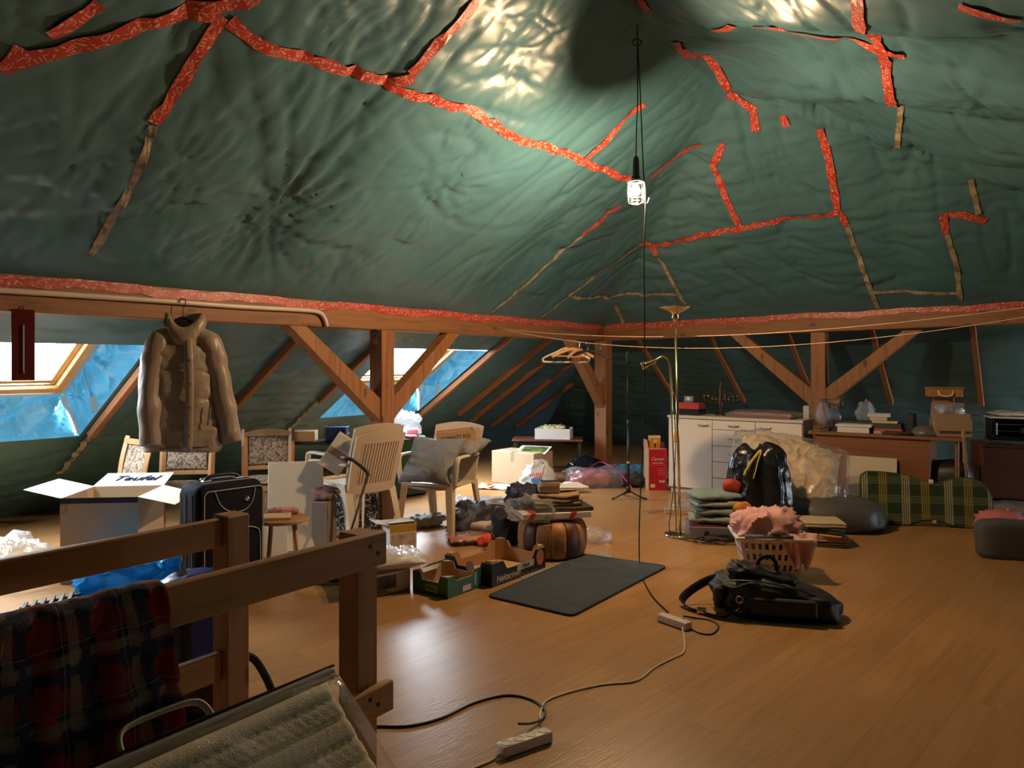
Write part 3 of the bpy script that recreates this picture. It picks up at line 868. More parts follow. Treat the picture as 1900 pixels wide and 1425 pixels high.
def pillow(w_, d_, h_, seed=1, wr=.012, n=36, corner=.10, base=0.0):
    """stuffed rectangle with pinched corners, lying on z=0"""
    bm = bmesh.new(); g = {}
    for sgn in (1, -1):
        for i in range(n+1):
            for k in range(n+1):
                U, V = -1+2*i/n, -1+2*k/n
                edge = i in (0, n) or k in (0, n)
                t = max(0, (1-abs(U)**3.2)*(1-abs(V)**3.2))
                x = w_/2*U*(1-corner*(1-V*V)); y = d_/2*V*(1-corner*(1-U*U))
                z = sgn*h_/2*t**.55
                if not edge:
                    z += wr*fbm((x, y, sgn), 6, seed)*t**.3+wr*.8*(crease((x, y, sgn*2), 9, seed)**3-.3)*(1-t*.5)
                if edge and sgn == -1: continue
                g[(sgn, i, k)] = bm.verts.new((x, y, max(z+h_/2, base)))
        def V_(i, k): return g.get((sgn, i, k)) or g[(1, i, k)]
        for i in range(n):
            for k in range(n):
                q = [V_(i,k), V_(i+1,k), V_(i+1,k+1), V_(i,k+1)]
                bm.faces.new(q if sgn == 1 else q[::-1])
    return bm
def folded(w_, d_, th, layers, seed=1, amp=.008, ny=14):
    """cloth folded back and forth: w along x, d along y, lying on z=0"""
    rnd = random.Random(seed)
    cen = []
    for i in range(layers):
        z = th*(i+.5); xs = [-.5, -.25, 0, .25, .5]
        a = w_*(.97+.06*rnd.random())
        row = [(a*x, z) for x in xs]
        if i % 2: row.reverse()
        if cen:
            sx = math.copysign(1, cen[-1][0]); x0 = max(abs(cen[-1][0]), abs(row[0][0]))*sx
            cen.append((x0+sx*th*.45, z-th*.5))
        cen += row
    c3 = catmull([(x, 0, z) for x, z in cen], 3)
    top, bot = [], []
    for i, p in enumerate(c3):
        t = (c3[min(i+1, len(c3)-1)]-c3[max(i-1, 0)]).normalized()
        nm = Vector((-t.z, 0, t.x))*th*.42
        top.append(p+nm); bot.append(p-nm)
    loop = top+bot[::-1]
    bm = bmesh.new(); rings = []
    for j in range(ny+1):
        y = -d_/2+d_*j/ny
        rr = []
        for p in loop:
            q = Vector((p.x, y, p.z))
            dz = amp*fbm(q, 5, seed); dx = amp*fbm(q+Vector((9, 0, 0)), 4, seed)
            rr.append(bm.verts.new((q.x+dx, q.y+amp*fbm(q+Vector((0, 7, 0)), 5, seed), max(0.0005, q.z+dz*min(1, q.z/.02)))))
        rings.append(rr)
    m = len(loop)
    for a, b in zip(rings, rings[1:]):
        for k in range(m): bm.faces.new((a[k], a[(k+1) % m], b[(k+1) % m], b[k]))
    for rg in (rings[0], rings[-1]):
        h = m//2
        for k in range(h-1): bm.faces.new((rg[k], rg[k+1], rg[m-2-k], rg[m-1-k]))
    return bm
def sheet(w_, d_, amp, freq, seed=1, n=26, lift=.004, th=.003, outline=None):
    bm = bmesh.new(); g = {}
    for sg in (0, 1):
        for i in range(n+1):
            for k in range(n+1):
                x, y = w_*(i/n-.5), d_*(k/n-.5)
                if outline: x, y = outline(x, y)
                z = lift+amp*max(0, .5+fbm((x, y, 0), freq, seed)*.6+.5*crease((x, y, 0), freq*1.5, seed)**4)
                g[(sg, i, k)] = bm.verts.new((x, y, z if sg else max(.0005, z-th)))
        for i in range(n):
            for k in range(n):
                q = [g[(sg,i,k)], g[(sg,i+1,k)], g[(sg,i+1,k+1)], g[(sg,i,k+1)]]
                bm.faces.new(q if sg else q[::-1])
    for i in range(n):
        for a, b in (((i,0),(i+1,0)), ((i+1,n),(i,n)), ((0,i+1),(0,i)), ((n,i),(n,i+1))):
            bm.faces.new((g[(0,*a)], g[(0,*b)], g[(1,*b)], g[(1,*a)]))
    return bm
def carton(parent, w_, d_, h_, m, t=.005, z0=0, name='body', cut=None):
    """open box: four walls and a base in one shell; cut = (front lip, side lip) lowered in the middle"""
    bm = bmesh.new()
    add_box(bm, (-w_/2,-d_/2,z0), (w_/2,d_/2,z0+t))
    def wall(a, b, y0, y1, axis):
        lip = cut[0 if axis == 'x' else 1] if cut else 0
        L_ = b-a
        pr = [(a,z0+t),(b,z0+t),(b,z0+h_)]
        if lip: pr += [(b-L_*.20,z0+h_),(b-L_*.27,z0+h_-lip),(a+L_*.27,z0+h_-lip),(a+L_*.20,z0+h_)]
        pr += [(a,z0+h_)]
        q = prism(pr, y1-y0, 'y' if axis == 'x' else 'x')
        off = Vector((0,y0,0)) if axis == 'x' else Vector((y0,0,0))
        vm = {}
        for v in q.verts: vm[v.index] = bm.verts.new(v.co+off)
        q.verts.ensure_lookup_table()
        mp = {v: bm.verts[-len(q.verts)+i] for i, v in enumerate(q.verts)} if False else None
        bm.verts.ensure_lookup_table(); base = len(bm.verts)-len(q.verts); q.verts.index_update()
        for f in q.faces: bm.faces.new([bm.verts[base+v.index] for v in f.verts])
        q.free()
    wall(-w_/2, w_/2, -d_/2, -d_/2+t, 'x'); wall(-w_/2, w_/2, d_/2-t, d_/2, 'x')
    wall(-d_/2+t, d_/2-t, -w_/2, -w_/2+t, 'y'); wall(-d_/2+t, d_/2-t, w_/2-t, w_/2, 'y')
    return obj(name, bm, m, parent)
def flap(parent, hinge, along, out, w_, l_, ang, m, t=.004, name='flap'):
    """flap hinged at a point, w_ wide along 'along', reaching l_ in direction out rotated up by ang (0 = level outward, 90 = straight up)"""
    al = Vector(along).normalized(); ou = Vector(out).normalized()
    d = ou*math.cos(ang)+Vector((0,0,1))*math.sin(ang)
    nm = al.cross(d).normalized()*t/2
    h0 = Vector(hinge)
    bm = bmesh.new(); q = []
    for sg in (-1, 1):
        q.append([bm.verts.new(p+nm*sg) for p in (h0-al*w_/2, h0+al*w_/2, h0+al*w_/2*.97+d*l_, h0-al*w_/2*.97+d*l_)])
    bm.faces.new(q[0][::-1]); bm.faces.new(q[1])
    for i in range(4): bm.faces.new((q[0][i], q[0][(i+1) % 4], q[1][(i+1) % 4], q[1][i]))
    return obj(name, bm, m, parent)
def closed_box(name, label, cat, loc, size, m, rz=0, bev=.004, group=None, tape=None, rot=None):
    t = thing(name, label, cat, loc, rz, group)
    if rot: t.rotation_euler = rot
    obj('body', box((-size[0]/2,-size[1]/2,0), (size[0]/2,size[1]/2,size[2]), bev), m, t)
    if tape is not None:
        obj('packing_tape', box((-.025,-size[1]/2-.0012,size[2]*.7), (.025,-size[1]/2-.0002,size[2]-.0)), tape, t)
        obj('packing_tape', box((-.025,-size[1]/2,size[2]+.0002), (.025,size[1]/2,size[2]+.0012)), tape, t)
    return t
def single(name, bm, m, label, cat, loc=(0,0,0), rz=0, group=None, smooth=True, rot=None):
    o = obj(name, bm, m, None, loc, rot if rot else (0,0,rz), smooth)
    return tag(o, label, cat, group)
AL = -R(35.5)          # facing square to the hip end

# ================================================================== stair railing in the foreground
def railing(label, s_post, n_post, board_n, s_from, s_to, heights, top, m_board):
    t = thing('stair_railing', label, 'railing', P(s_post, n_post, 0))
    ang = math.atan2(LY, LX)
    t.rotation_euler = (0, 0, ang)
    # local x = along the rail, local y = away from the camera side (-n)
    obj('post', box((-.042,-.042,0), (.042,.042,top), .005), M_pinez, t)
    dy = -(board_n-n_post)
    for h0, h1, e in heights:
        b = obj('rail_board', box((s_from-s_post, dy-.015, h0), (s_to+e-s_post, dy+.015, h1), .004), m_board, t)
        if abs(dy) > .03:
            for hx, hz in ((.012,.04), (-.02,.065)):
                obj('bolt', lathe([(0,0),(.007,0),(.006,.003),(0,.003)], 10), M_dark, b, loc=(hx, dy-.015, h0+hz), rot=(R(90),0,0))
    return t
railing('front stair railing board and post with the checked cloth thrown over it', 1.586, -1.70, -1.642, -1.2, 1.586+.05, [(.795,.895,0),(.345,.435,.03)], .893, M_pine)
railing('rear stair railing of pale pine in front of the navy suitcase', 1.488, -2.196, -2.196, -1.2, 1.488-.042, [(.805,.897,0),(.372,.464,0)], .905, M_pine)

# plaid cloth over the front rail
def drape():
    s0, s1 = .40, .925
    nu, nv = 60, 70
    U, V = np.meshgrid(np.linspace(0,1,nu), np.linspace(0,1,nv), indexing='ij')
    top = .905; nb = -1.642
    back, front = .20, .44
    tot = back+.05+front
    A = V*tot
    S_ = s0+(s1-s0)*U
    Zz = np.where(A < back, top-(back-A), np.where(A < back+.05, top+.008*np.sin(np.pi*(A-back)/.05), top-(A-back-.05)))
    No = np.where(A < back, nb-.024, np.where(A < back+.05, nb-.024+(A-back)/.05*.05, nb+.026))
    drop = np.clip((A-back-.05)/front, 0, 1)
    fold = (.022*np.sin(U*17+1.3*np.sin(U*5)+2*V)+.012*np.sin(U*39+2+3*V))*(.25+drop) + .022*pn(U*5, V*6, 31)+.014*ridged(U*6+V*2, V*5, 32)**3
    No = No+np.where(A > back+.02, np.abs(fold)+.045*drop, -np.abs(fold)*.6)
    Zz = Zz+.012*pn(U*4, V*3, 35)*np.exp(-((A-back-.025)/.05)**2)+.016*np.sin(U*9)*drop+.05*drop*(U-.5)*-1.2 + .007*pn(U*9, V*9, 33)
    S_ = S_+.05*drop*(U-.3)
    X, Y = S_*LX+No*LY, S_*LY-No*LX
    me = grid_mesh('checked_cloth', X, Y, Zz, uv=(U*.55, V*tot))
    bands = [(0,.125,.03,.020,(.26,.018,.016),.9),(1,.125,.04,.020,(.26,.018,.016),.65),(0,.125,.085,.011,(.34,.26,.19),.5),(1,.125,.092,.010,(.34,.26,.19),.45),
             (0,.125,.112,.009,(.02,.025,.07),.9),(1,.125,.118,.009,(.02,.025,.07),.9),(0,.125,.062,.0012,(.4,.36,.32),.4),(1,.125,.066,.0012,(.4,.36,.32),.4)]
    m = plaid('red_navy_check', (.018,.016,.022), bands)
    o = link('checked_cloth', me, m); mod_solid(o, .004, 0)
    tag(o, 'red, navy and cream checked flannel cloth draped over the front railing', 'cloth')
drape()

# mattress topper in its clear carry bag, leaning on the railing
def topper():
    t = thing('mattress_topper', 'beige quilted mattress topper in a clear zipped carry bag leaning on the railing', 'mattress')
    th = .10; ln, ht = .92, .84
    base = P(1.27, -.885, 0.0)
    ax = -Vector((LX,LY,0)); lean = R(48)
    up = (Vector((0,0,1))*math.cos(lean) - Vector((LY,-LX,0))*math.sin(lean)).normalized()
    nm = ax.cross(up).normalized()
    if nm.dot(Vector((LY,-LX,0))) < 0: nm = -nm
    M = Matrix((ax, up, nm)).transposed().to_4x4(); M.translation = base+nm*0.0+Vector((0,0,.03))
    t.matrix_world = M
    # local: x along the floor (towards the left), y up the face, z out of the face
    nu, nv = 150, 100
    U, V = np.meshgrid(np.linspace(0,1,nu), np.linspace(0,1,nv), indexing='ij')
    x0, x1, y0, y1 = .03, ln-.03, .03, ht-.025
    X = x0+(x1-x0)*U; Y = y0+(y1-y0)*V
    e = np.minimum(np.minimum(U,1-U)*(x1-x0), np.minimum(V,1-V)*(y1-y0))
    rim = np.sqrt(np.clip(1-(1-np.clip(e/.04,0,1))**2,0,1))
    Zz = .035+(th-.035)*rim - .006*np.exp(-((Y % .052)-.026)**2/.00003) + .0010*np.sin(X*260+3*np.sin(Y*60))*np.sin(Y*300)*rim+.003*pn(X*5,Y*5,41)
    link('quilt', grid_mesh('quilt', X, Y, Zz), mat('beige_quilt', (.82,.69,.52), .9, bump=.3, bscale=220), t)
    obj('quilt_back', box((x0,y0,.004), (x1,y1,.036), .01), mat('beige_quilt', ), t)
    # clear vinyl skin
    nu, nv = 50, 40
    U, V = np.meshgrid(np.linspace(0,1,nu), np.linspace(0,1,nv), indexing='ij')
    X = -.02+(ln+.03)*U; Y = -.0+(ht+.0)*V
    e = np.minimum(np.minimum(U,1-U)*ln, np.minimum(V,1-V)*ht)
    Zz = .02+(th+.006)*np.clip(e/.05,0,1)**.6*.9+.018*pn(U*6,V*5,43)*np.clip(e/.03,0,1)+.012*np.clip(e/.05,0,1)
    link('clear_bag', grid_mesh('clear_bag', X, Y, Zz), clear_plastic('vinyl_clear', (1,1,1), .10, .12, .5, 6.0), t)
    obj('bag_gusset', box((-.012, ht-.03, .006), (ln-.0, ht-.0, .075), .012), mat('grey_vinyl', (.32,.31,.29), .25, bump=.3, bscale=12), t)
    obj('zip', tube([(-.02, ht+.002, .06),(ln*.5, ht+.004, .066),(ln, ht+.002, .06)], .0035, 6), M_dark, t)
    h = obj('carry_handle', tube(catmull([(.50,ht-.01,.03),(.495,ht+.04,.03),(.47,ht+.062,.03),(.40,ht+.066,.03),(.33,ht+.062,.03),(.305,ht+.04,.03),(.30,ht-.01,.03)], 6), .010, 8, rx=.006), mat('ivory_handle', (.62,.52,.40), .4), t, smooth=True)
    return t
topper()

# ================================================================== left side: suitcase, blue bag, cartons, floor clutter
M_navy = mat('navy_fabric', (.005,.006,.015), .8, bump=.4, bscale=140, spec=.25)
def suitcase():
    t = thing('suitcase', 'large navy upright suitcase with silver piping standing behind the railing', 'suitcase', fl(412,1108), R(48))
    w_, d_, h_ = .42, .25, .70
    smooth_by_angle(obj('body', box((-w_/2,-d_/2,.03), (w_/2,d_/2,h_), .05, 4), M_navy, t))
    pk = smooth_by_angle(obj('front_pocket', box((-w_/2+.025,-d_/2-.028,.06), (w_/2-.025,-d_/2+.02,h_-.03), .02, 3), M_navy, t))
    mp = mat('silver_piping', (.55,.56,.58), .4)
    y = -d_/2-.030
    def rr(x0, x1, z0, z1, r):
        pts = []
        for cx, cz, a0 in ((x1-r,z1-r,0),(x0+r,z1-r,90),(x0+r,z0+r,180),(x1-r,z0+r,270)):
            pts += [(cx+r*math.cos(R(a0+k*22.5)), y, cz+r*math.sin(R(a0+k*22.5))) for k in range(5)]
        return pts
    obj('piping', tube(rr(-w_/2+.028, w_/2-.028, .065, h_-.033, .03), .003, 6, True), mp, pk)
    obj('piping', tube(catmull([(-.12,y-.001,h_-.04),(-.085,y-.001,h_-.12),(-.02,y-.001,h_-.165),(.06,y-.001,h_-.165),(.11,y-.001,h_-.12),(.13,y-.001,h_-.04)], 6), .003, 6), mp, pk)
    obj('piping', tube(catmull([(-.16,y-.001,.36),(-.13,y-.001,.42),(.0,y-.001,.44),(.13,y-.001,.42),(.16,y-.001,.36),(.16,y-.001,.09)], 6), .003, 6), mp, pk)
    for yy in (-.06, .02, .085):
        obj('piping', tube([(-w_/2-.003,yy,.06),(-w_/2-.003,yy,h_-.06),(-w_/2+.05,yy,h_+.002),(w_/2-.05,yy,h_+.002),(w_/2+.003,yy,h_-.06),(w_/2+.003,yy,.06)], .003, 6), mp, t)
    obj('badge', lathe([(0,0),(.017,0),(.014,.005),(0,.006)], 16), M_chrome, pk, loc=(.075,y-.0,h_-.10), rot=(R(90),0,0))
    hd = obj('handle', tube(catmull([(-.11,0,h_),(-.08,0,h_+.028),(0,0,h_+.034),(.08,0,h_+.028),(.11,0,h_)], 6), .011, 8), M_black, t, smooth=True)
    for sx in (-.1, .1): obj('handle_mount', box((sx-.025,-.018,h_-.002), (sx+.025,.018,h_+.010), .004), M_chrome, hd)
    obj('telescope_handle', box((-.10,.06,h_-.002), (.10,.085,h_+.016), .006, 2), M_chrome, t)
    for sx in (-.15, .15):
        for yy in (-.08, .08): obj('wheel', lathe([(0,-.012),(.028,-.012),(.03,0),(.028,.012),(0,.012)], 14), M_black, t, loc=(sx,yy,.030), rot=(0,R(90),0))
    for k, (zz, yy) in enumerate(((.40,-.03),(.30,.05))): obj('zip_pull', box((-w_/2-.010,yy-.004,zz-.05), (-w_/2-.002,yy+.004,zz), .002), M_chrome, t)
suitcase()
def backpack():
    t = thing('backpack', 'royal blue backpack with black straps and base standing behind the lower rail', 'bag', fl(366,1306), R(30))
    mb = mat('blue_nylon', (.025,.055,.26), .38, bump=.3, bscale=20)
    obj('base', lathe([(0,0),(.15,0),(.17,.02),(.175,.15),(.17,.17),(0,.17)], 26), mat('black_vinyl', (.015,.014,.013), .25), t, smooth=True)
    obj('body', blob((.36,.28,.40), 5, .10, 5, .05, 9, .6, .7, 40, .08), mb, t, (0,0,.15), smooth=True)
    for sx in (-.06, .09): obj('strap', tube(catmull([(sx,-.13,.16),(sx,-.15,.28),(sx,-.135,.42),(sx,-.08,.52),(sx,.0,.555)], 6), .02, 8, rx=.006), M_blackcloth, t)
    b = obj('buckle', box((-.175,-.11,.34), (-.125,-.095,.42), .006, 2), M_chrome, t, rot=(0,0,0))
    obj('buckle_tongue', box((-.165,-.118,.36), (-.135,-.108,.405), .003), M_dark, b)
    obj('strap_tail', tube(catmull([(.16,-.05,.19),(.22,-.03,.15),(.26,-.06,.08),(.285,-.09,.012)], 6), .016, 6, rx=.004), M_blackcloth, t)
    return t
backpack()
def big_carton():
    loc = fl(205,1083); loc.y += .24; loc.x -= .1
    t = thing('open_carton', 'tall beige carton with open white-lined flaps left of the suitcase', 'box', loc, R(6))
    w_, d_, h_ = .47, .47, .545
    me_ = mat('beige_carton', (.50,.37,.24), .75, var=.05)
    mw = mat('carton_lining', (.72,.66,.56), .6)
    carton(t, w_, d_, h_, me_, .006)
    obj('edge_strip', box((-w_/2-.001,-d_/2-.0015,h_-.035), (w_/2+.001,-d_/2-.0002,h_+.001)), mat('navy_print', (.012,.015,.035), .5), t)
    f = flap(t, (0,d_/2,h_), (1,0,0), (0,1,0), w_, .23, R(14), mw)
    flap(t, (-w_/2,0,h_), (0,1,0), (-1,0,0), d_, .23, R(14), mw)
    flap(t, (w_/2,0,h_), (0,1,0), (1,0,0), d_, .23, R(-14), mw)
    mi = mat('print_ink', (.012,.015,.035), .9, spec=.1)
    text('lettering', 'Teufel', .12, mi, t, (-.0, d_/2+.115, h_+.0345), (R(14),0,0), extrude=.0015, shear=.35)
    for i in range(6): obj('print_line', box((-.06,-d_/2-.0105,.26-i*.018), (-.06+.06+.03*((i*7) % 3)/2,-d_/2-.0095,.266-i*.018)), mi, t)
    obj('print_block', box((-w_/2+.002,-d_/2-.0095,.44), (-w_/2+.03,-d_/2-.0065,.50)), M_card, t)
big_carton()
M_clear = clear_plastic('clear_polythene', (1,1,1), .16, .14, .9, 16)
def blue_liner():
    m, nt, N, Lk, b = nodes_of('blue_bin_liner')
    b.inputs['Base Color'].default_value = (.05,.46,.85,1); b.inputs['Roughness'].default_value = .2
    tl = N.new('ShaderNodeBsdfTranslucent'); tl.inputs[0].default_value = (.05,.55,.95,1)
    mx = N.new('ShaderNodeMixShader'); mx.inputs[0].default_value = .45
    Lk.new(b.outputs[0], mx.inputs[1]); Lk.new(tl.outputs[0], mx.inputs[2]); Lk.new(mx.outputs[0], N['Material Output'].inputs[0])
    return m
M_bluebag = blue_liner()
o = single('plastic_bag', blob((.55,.35,.30), 21, .25, 4, .25, 9, .8, .8, 50, .15), M_clear, 'crumpled clear polythene bag on the floor at the left edge, beside the carton', 'bag', fl(10,1094)+Vector((-.06,.08,0)))
single('plastic_bag', blob((.62,.34,.27), 24, .18, 5, .34, 11, .7, .7, 80, .12), M_bluebag, 'bright blue shiny plastic bag on the floor in front of the tall carton', 'bag', fl(232,1112)+Vector((0,.06,0)), R(12))
def strap_loops():
    m = mat('grey_strap', (.045,.04,.042), .7); me_ = mat('strap_edge', (.55,.55,.56), .6)
    for k, (px, rw, lab) in enumerate(((250,.12,'left one of two dark belt loops with pale edges lying by the blue bag'),(304,.11,'right one of two dark belt loops with pale edges lying by the blue bag'))):
        c = fl(px,1118)
        t = thing('belt_loop', lab, 'belt', c, R(20))
        n = 26; bm = bmesh.new(); pts = []
        rg = []
        for i in range(n):
            a = 2*math.pi*i/n; x, y = rw*math.cos(a), .055*math.sin(a)*(1+.4*math.cos(a))
            rg.append([bm.verts.new((x*s_, y*s_, z)) for s_, z in ((1,0),(1,.085),(.94,.085),(.94,0))]); pts.append((x*.97,y*.97,.087))
        for i in range(n):
            a, b = rg[i], rg[(i+1) % n]
            for j in range(4): bm.faces.new((a[j], a[(j+1) % 4], b[(j+1) % 4], b[j]))
        b_ = obj('band', bm, m, t, smooth=False); obj('piping', tube(pts, .0045, 6, True), me_, t)
strap_loops()
def rack():
    t = thing('folding_rack', 'small dark brown slatted wooden rack lying beside the checked cloth', 'rack', fl(95,1140), R(25))
    m = wood('dark_walnut', (.075,.035,.02), (.03,.014,.009), 1, .4, 1, False)
    for k in range(6): obj('slat', boxc((-.12+k*.045,0,.075), (.022,.16,.012), .002), m, t, rot=(0,R(-8),0))
    for y in (-.06,.06): obj('rail', boxc((0,y,.058), (.30,.016,.016), .002), m, t, rot=(0,R(-8),0))
    for sx, sg in ((-.1,1),(.1,-1)): obj('leg', tube([(sx,-.05,.05),(sx+.03*sg,-.05,.0)], .008, 6), m, t); obj('leg', tube([(sx,.05,.05),(sx+.03*sg,.05,.0)], .008, 6), m, t)
rack()

# wooden dining chairs with patterned backs
M_chairwood = wood('blond_chair_wood', (.45,.24,.10), (.33,.16,.06), 1.2, .45, axis=2, knots=False)
M_floral = floral('floral_upholstery', (.38,.28,.19), (.10,.065,.045), 24)
def dining_chair(label, loc, rz, wavy=False):
    t = thing('dining_chair', label, 'chair', loc, rz, 'blond dining chairs with floral backs')
    for sx in (-1, 1):
        obj('front_leg', prism([(sx*.20-.018,-.20),(sx*.20+.018,-.20),(sx*.20+.018,-.165),(sx*.20-.018,-.165)], .40), M_chairwood, t)
        bm = bmesh.new()
        pts = [(sx*.19,.20,0),(sx*.19,.185,.22),(sx*.19,.185,.42),(sx*.192,.21,.64),(sx*.195,.26,.83)]
        add_tube(bm, catmull(pts, 4), .026, 4, rx=.020)
        obj('back_leg', bm, M_chairwood, t)
    obj('seat', smooth_seat(), M_floral, t)
    obj('seat_frame', box((-.20,-.19,.36), (.20,.195,.405), .004), M_chairwood, t)
    pad = pillow(.345, .27, .045, 3, .002, 16, .03)
    for v in pad.verts: v.co = Vector((v.co.x, v.co.z, v.co.y))
    obj('back_pad', pad, M_floral, t, (0,.205,.655), (R(-13),0,0), True)
    top = [(-.20,.77),(-.20,.80),(-.1,.825),(0,.835),(.1,.825),(.20,.80),(.20,.77)] if wavy else [(-.20,.775),(-.20,.815),(.20,.815),(.20,.775)]
    obj('top_rail', prism(top, .022, 'y'), M_chairwood, t, (0,.232,0))
    obj('lower_rail', box((-.19,.195,.485), (.19,.217,.52), .003), M_chairwood, t)
    return t
def smooth_seat():
    bm = pillow(.42, .41, .06, 4, .001, 14, .02)
    for v in bm.verts: v.co.z += .395
    return bm
dining_chair('blond floral chair turned sideways, leftmost behind the open carton', Vector((-3.02,5.60,0)), R(-38))
dining_chair('blond floral chair below the hem of the hanging jacket', Vector((-2.64,6.0,0)), R(8))
dining_chair('blond floral chair right of the jacket, behind the white boards', Vector((-2.05,6.32,0)), R(16), True)

# round stool with folded cloths
def stool():
    t = thing('round_stool', 'small round wooden stool with clothes on it between suitcase and white boards', 'stool', fl(524,1084))
    m = M_chairwood
    obj('seat', lathe([(0,.40),(.155,.40),(.165,.408),(.165,.418),(.158,.424),(0,.424)], 36), m, t, smooth=False)
    for k in range(4):
        a = R(45+90*k+20)
        obj('leg', tube([(.10*math.cos(a),.10*math.sin(a),.402),(.135*math.cos(a),.135*math.sin(a),0)], [.014,.010], 8), m, t, smooth=True)
    return t.location
sl = stool()
single('folded_garment', folded(.16,.17,.008,2,3,.004), mat('yellow_cloth', (.55,.38,.20), .9), 'tan folded cloth lying on the round stool', 'cloth', sl+Vector((-.03,-.02,.4242)), R(15))
single('scarf', blob((.22,.09,.045), 8, .2, 8, .2, 14, .8, .7, 26, .1), mat('pink_striped_cloth', (.55,.25,.25), .9, var=.5, vscale=60, stretch=(1,1,.2)), 'pink and white rolled cloth at the back of the round stool', 'cloth', sl+Vector((-.03,.105,.4242)), R(10))
# white boards
def board(label, px_bl, z_bl, w_, h_, lean, rz, t=.022):
    m = mat('white_board', (.74,.70,.62), .7, bump=.08, bscale=50)
    o = obj('board', box((0,0,0), (w_,t,h_), .002), m, None, px_bl, (-lean,0,rz))
    tag(o, label, 'board')
b0 = fl(578,1012)
board('tall white board leaning between the stool and the stacked plastic chairs', Vector((-1.80,5.56,.004)), 0, .40, .66, R(8), R(16))
board('smaller white board in front of the tall one, behind the stool', Vector((-1.86,5.40,.004)), 0, .24, .28, R(8), R(14), .015)

# ------------------------------------------------------------------ white garden chairs
M_mono = mat('ivory_plastic', (.66,.52,.38), .38, bump=.05, bscale=50)
def garden_chair(name, label, loc, rz, slats=13, z0=0.0, legs=True, group=None, wood_like=False):
    t = thing(name, label, 'chair', loc, rz, group)
    m = M_mono
    # seat shell
    nu, nv = 20, 18
    U, V = np.meshgrid(np.linspace(-1,1,nu), np.linspace(-1,1,nv), indexing='ij')
    X = .235*U*(1-.06*V); Y = -.23+.44*(V+1)/2
    Zz = .425-.018*(1-U**2)*(1-.4*V)-.02*(V+1)/2-.03*np.clip((-V-.75)/.25,0,1)**2-.012*np.clip((np.abs(U)-.85)/.15,0,1)
    o = link('seat', grid_mesh('seat', X, Y, Zz), m, t); mod_solid(o, .006, 0)
    sk = obj('apron', prism([(-.24,.425),(-.235,.36),(-.20,.385),(-.12,.40),(.12,.40),(.20,.385),(.235,.36),(.24,.425)], .006, 'y'), m, t, (0,-.235,0))
    for sx in (-1, 1):
        obj('apron', prism([(-.23,.425),(-.225,.36),(-.15,.395),(.12,.395),(.20,.36),(.205,.41)], .006, 'x'), m, t, (sx*.235-.003,0,0))
    # back: frame, slats, crown
    def bp(x, v, off=0):            # v 0..1 up the back
        ang = R(14)
        y = .205+v*.125+.035*v*v - .024*(x/.235)**2*(.6+.4*v) + off
        return Vector((x*(1-.06*(1-v)), y, .39+v*.485))
    def strip_back(name, poly_x, v0, v1, nx, nvv, th=.007, crown=0.0):
        bm = bmesh.new(); g = {}
        for sg in (0, 1):
            for i in range(nx+1):
                for k in range(nvv+1):
                    x = poly_x[0]+(poly_x[1]-poly_x[0])*i/nx; v = v0+(v1-v0)*k/nvv
                    if crown: v += crown*(1-(x/.235)**2)*(k/nvv)
                    g[(sg,i,k)] = bm.verts.new(bp(x, v, th*sg))
            for i in range(nx):
                for k in range(nvv):
                    q = [g[(sg,i,k)], g[(sg,i+1,k)], g[(sg,i+1,k+1)], g[(sg,i,k+1)]]
                    bm.faces.new(q if sg else q[::-1])
        for i in range(nx):
            for k in (0, nvv): bm.faces.new((g[(0,i,k)], g[(0,i+1,k)], g[(1,i+1,k)], g[(1,i,k)]))
        for k in range(nvv):
            for i in (0, nx): bm.faces.new((g[(0,i,k)], g[(0,i,k+1)], g[(1,i,k+1)], g[(1,i,k)]))
        return obj(name, bm, m, t, smooth=False)
    strip_back('back_side', (-.235,-.175), 0, .83, 3, 10, .018); strip_back('back_side', (.175,.235), 0, .83, 3, 10, .018)
    strip_back('back_crown', (-.235,.235), .83, .955, 14, 4, .018, .06); strip_back('back_foot', (-.175,.175), 0.02, .17, 10, 3, .018)
    for k in range(slats):
        x = -.175+.35*(k+.5)/slats
        strip_back('back_slat', (x-.0078,x+.0078), .17, .845, 1, 8, .016)
    strip_back('back_web', (-.178,.178), .16, .85, 10, 8, .002)
    def leg(a, b, wd):
        bm = bmesh.new(); q = []
        for p, s_ in ((Vector(a), 1.0), (Vector(b), .72)):
            sx = 1 if p.x > 0 else -1; sy = 1 if p.y > 0 else -1
            e = wd*s_; tk = .007
            prof = [(0,0),(-sx*e,0),(-sx*e,-sy*tk),(-sx*tk,-sy*tk),(-sx*tk,-sy*e),(0,-sy*e)]
            q.append([bm.verts.new(p+Vector((x,y,0))) for x, y in prof])
        n = len(q[0])
        for i in range(n): bm.faces.new((q[0][i], q[0][(i+1) % n], q[1][(i+1) % n], q[1][i]))
        bm.faces.new(q[0]); bm.faces.new(q[1][::-1])
        return obj('leg', bm, m, t)
    for sx in (-1, 1):
        leg((sx*.236,-.236,.42), (sx*.262,-.275,0), .062)
        leg((sx*.236,.215,.42), (sx*.250,.315,0), .062)
        arm = catmull([(sx*.245,-.215,.41),(sx*.262,-.225,.52),(sx*.272,-.215,.615),(sx*.272,-.17,.640),(sx*.268,0,.640),(sx*.25,.16,.635),(sx*.228,.225,.63)], 4)
        obj('armrest', tube(arm, [.026]*len(arm), 8, rx=.012), m, t, smooth=True)
    return t
gc = garden_chair('garden_chair', 'lower ivory plastic chair of the stacked pair, seen from behind', Vector((-1.25,6.00,0)), R(228), group='ivory plastic garden chairs')
gc2 = garden_chair('garden_chair', 'upper ivory plastic chair of the stacked pair, taller back on top', Vector((-1.267,6.015,.06)), R(228), group='ivory plastic garden chairs')
CH = Vector((-.60,6.33,0))
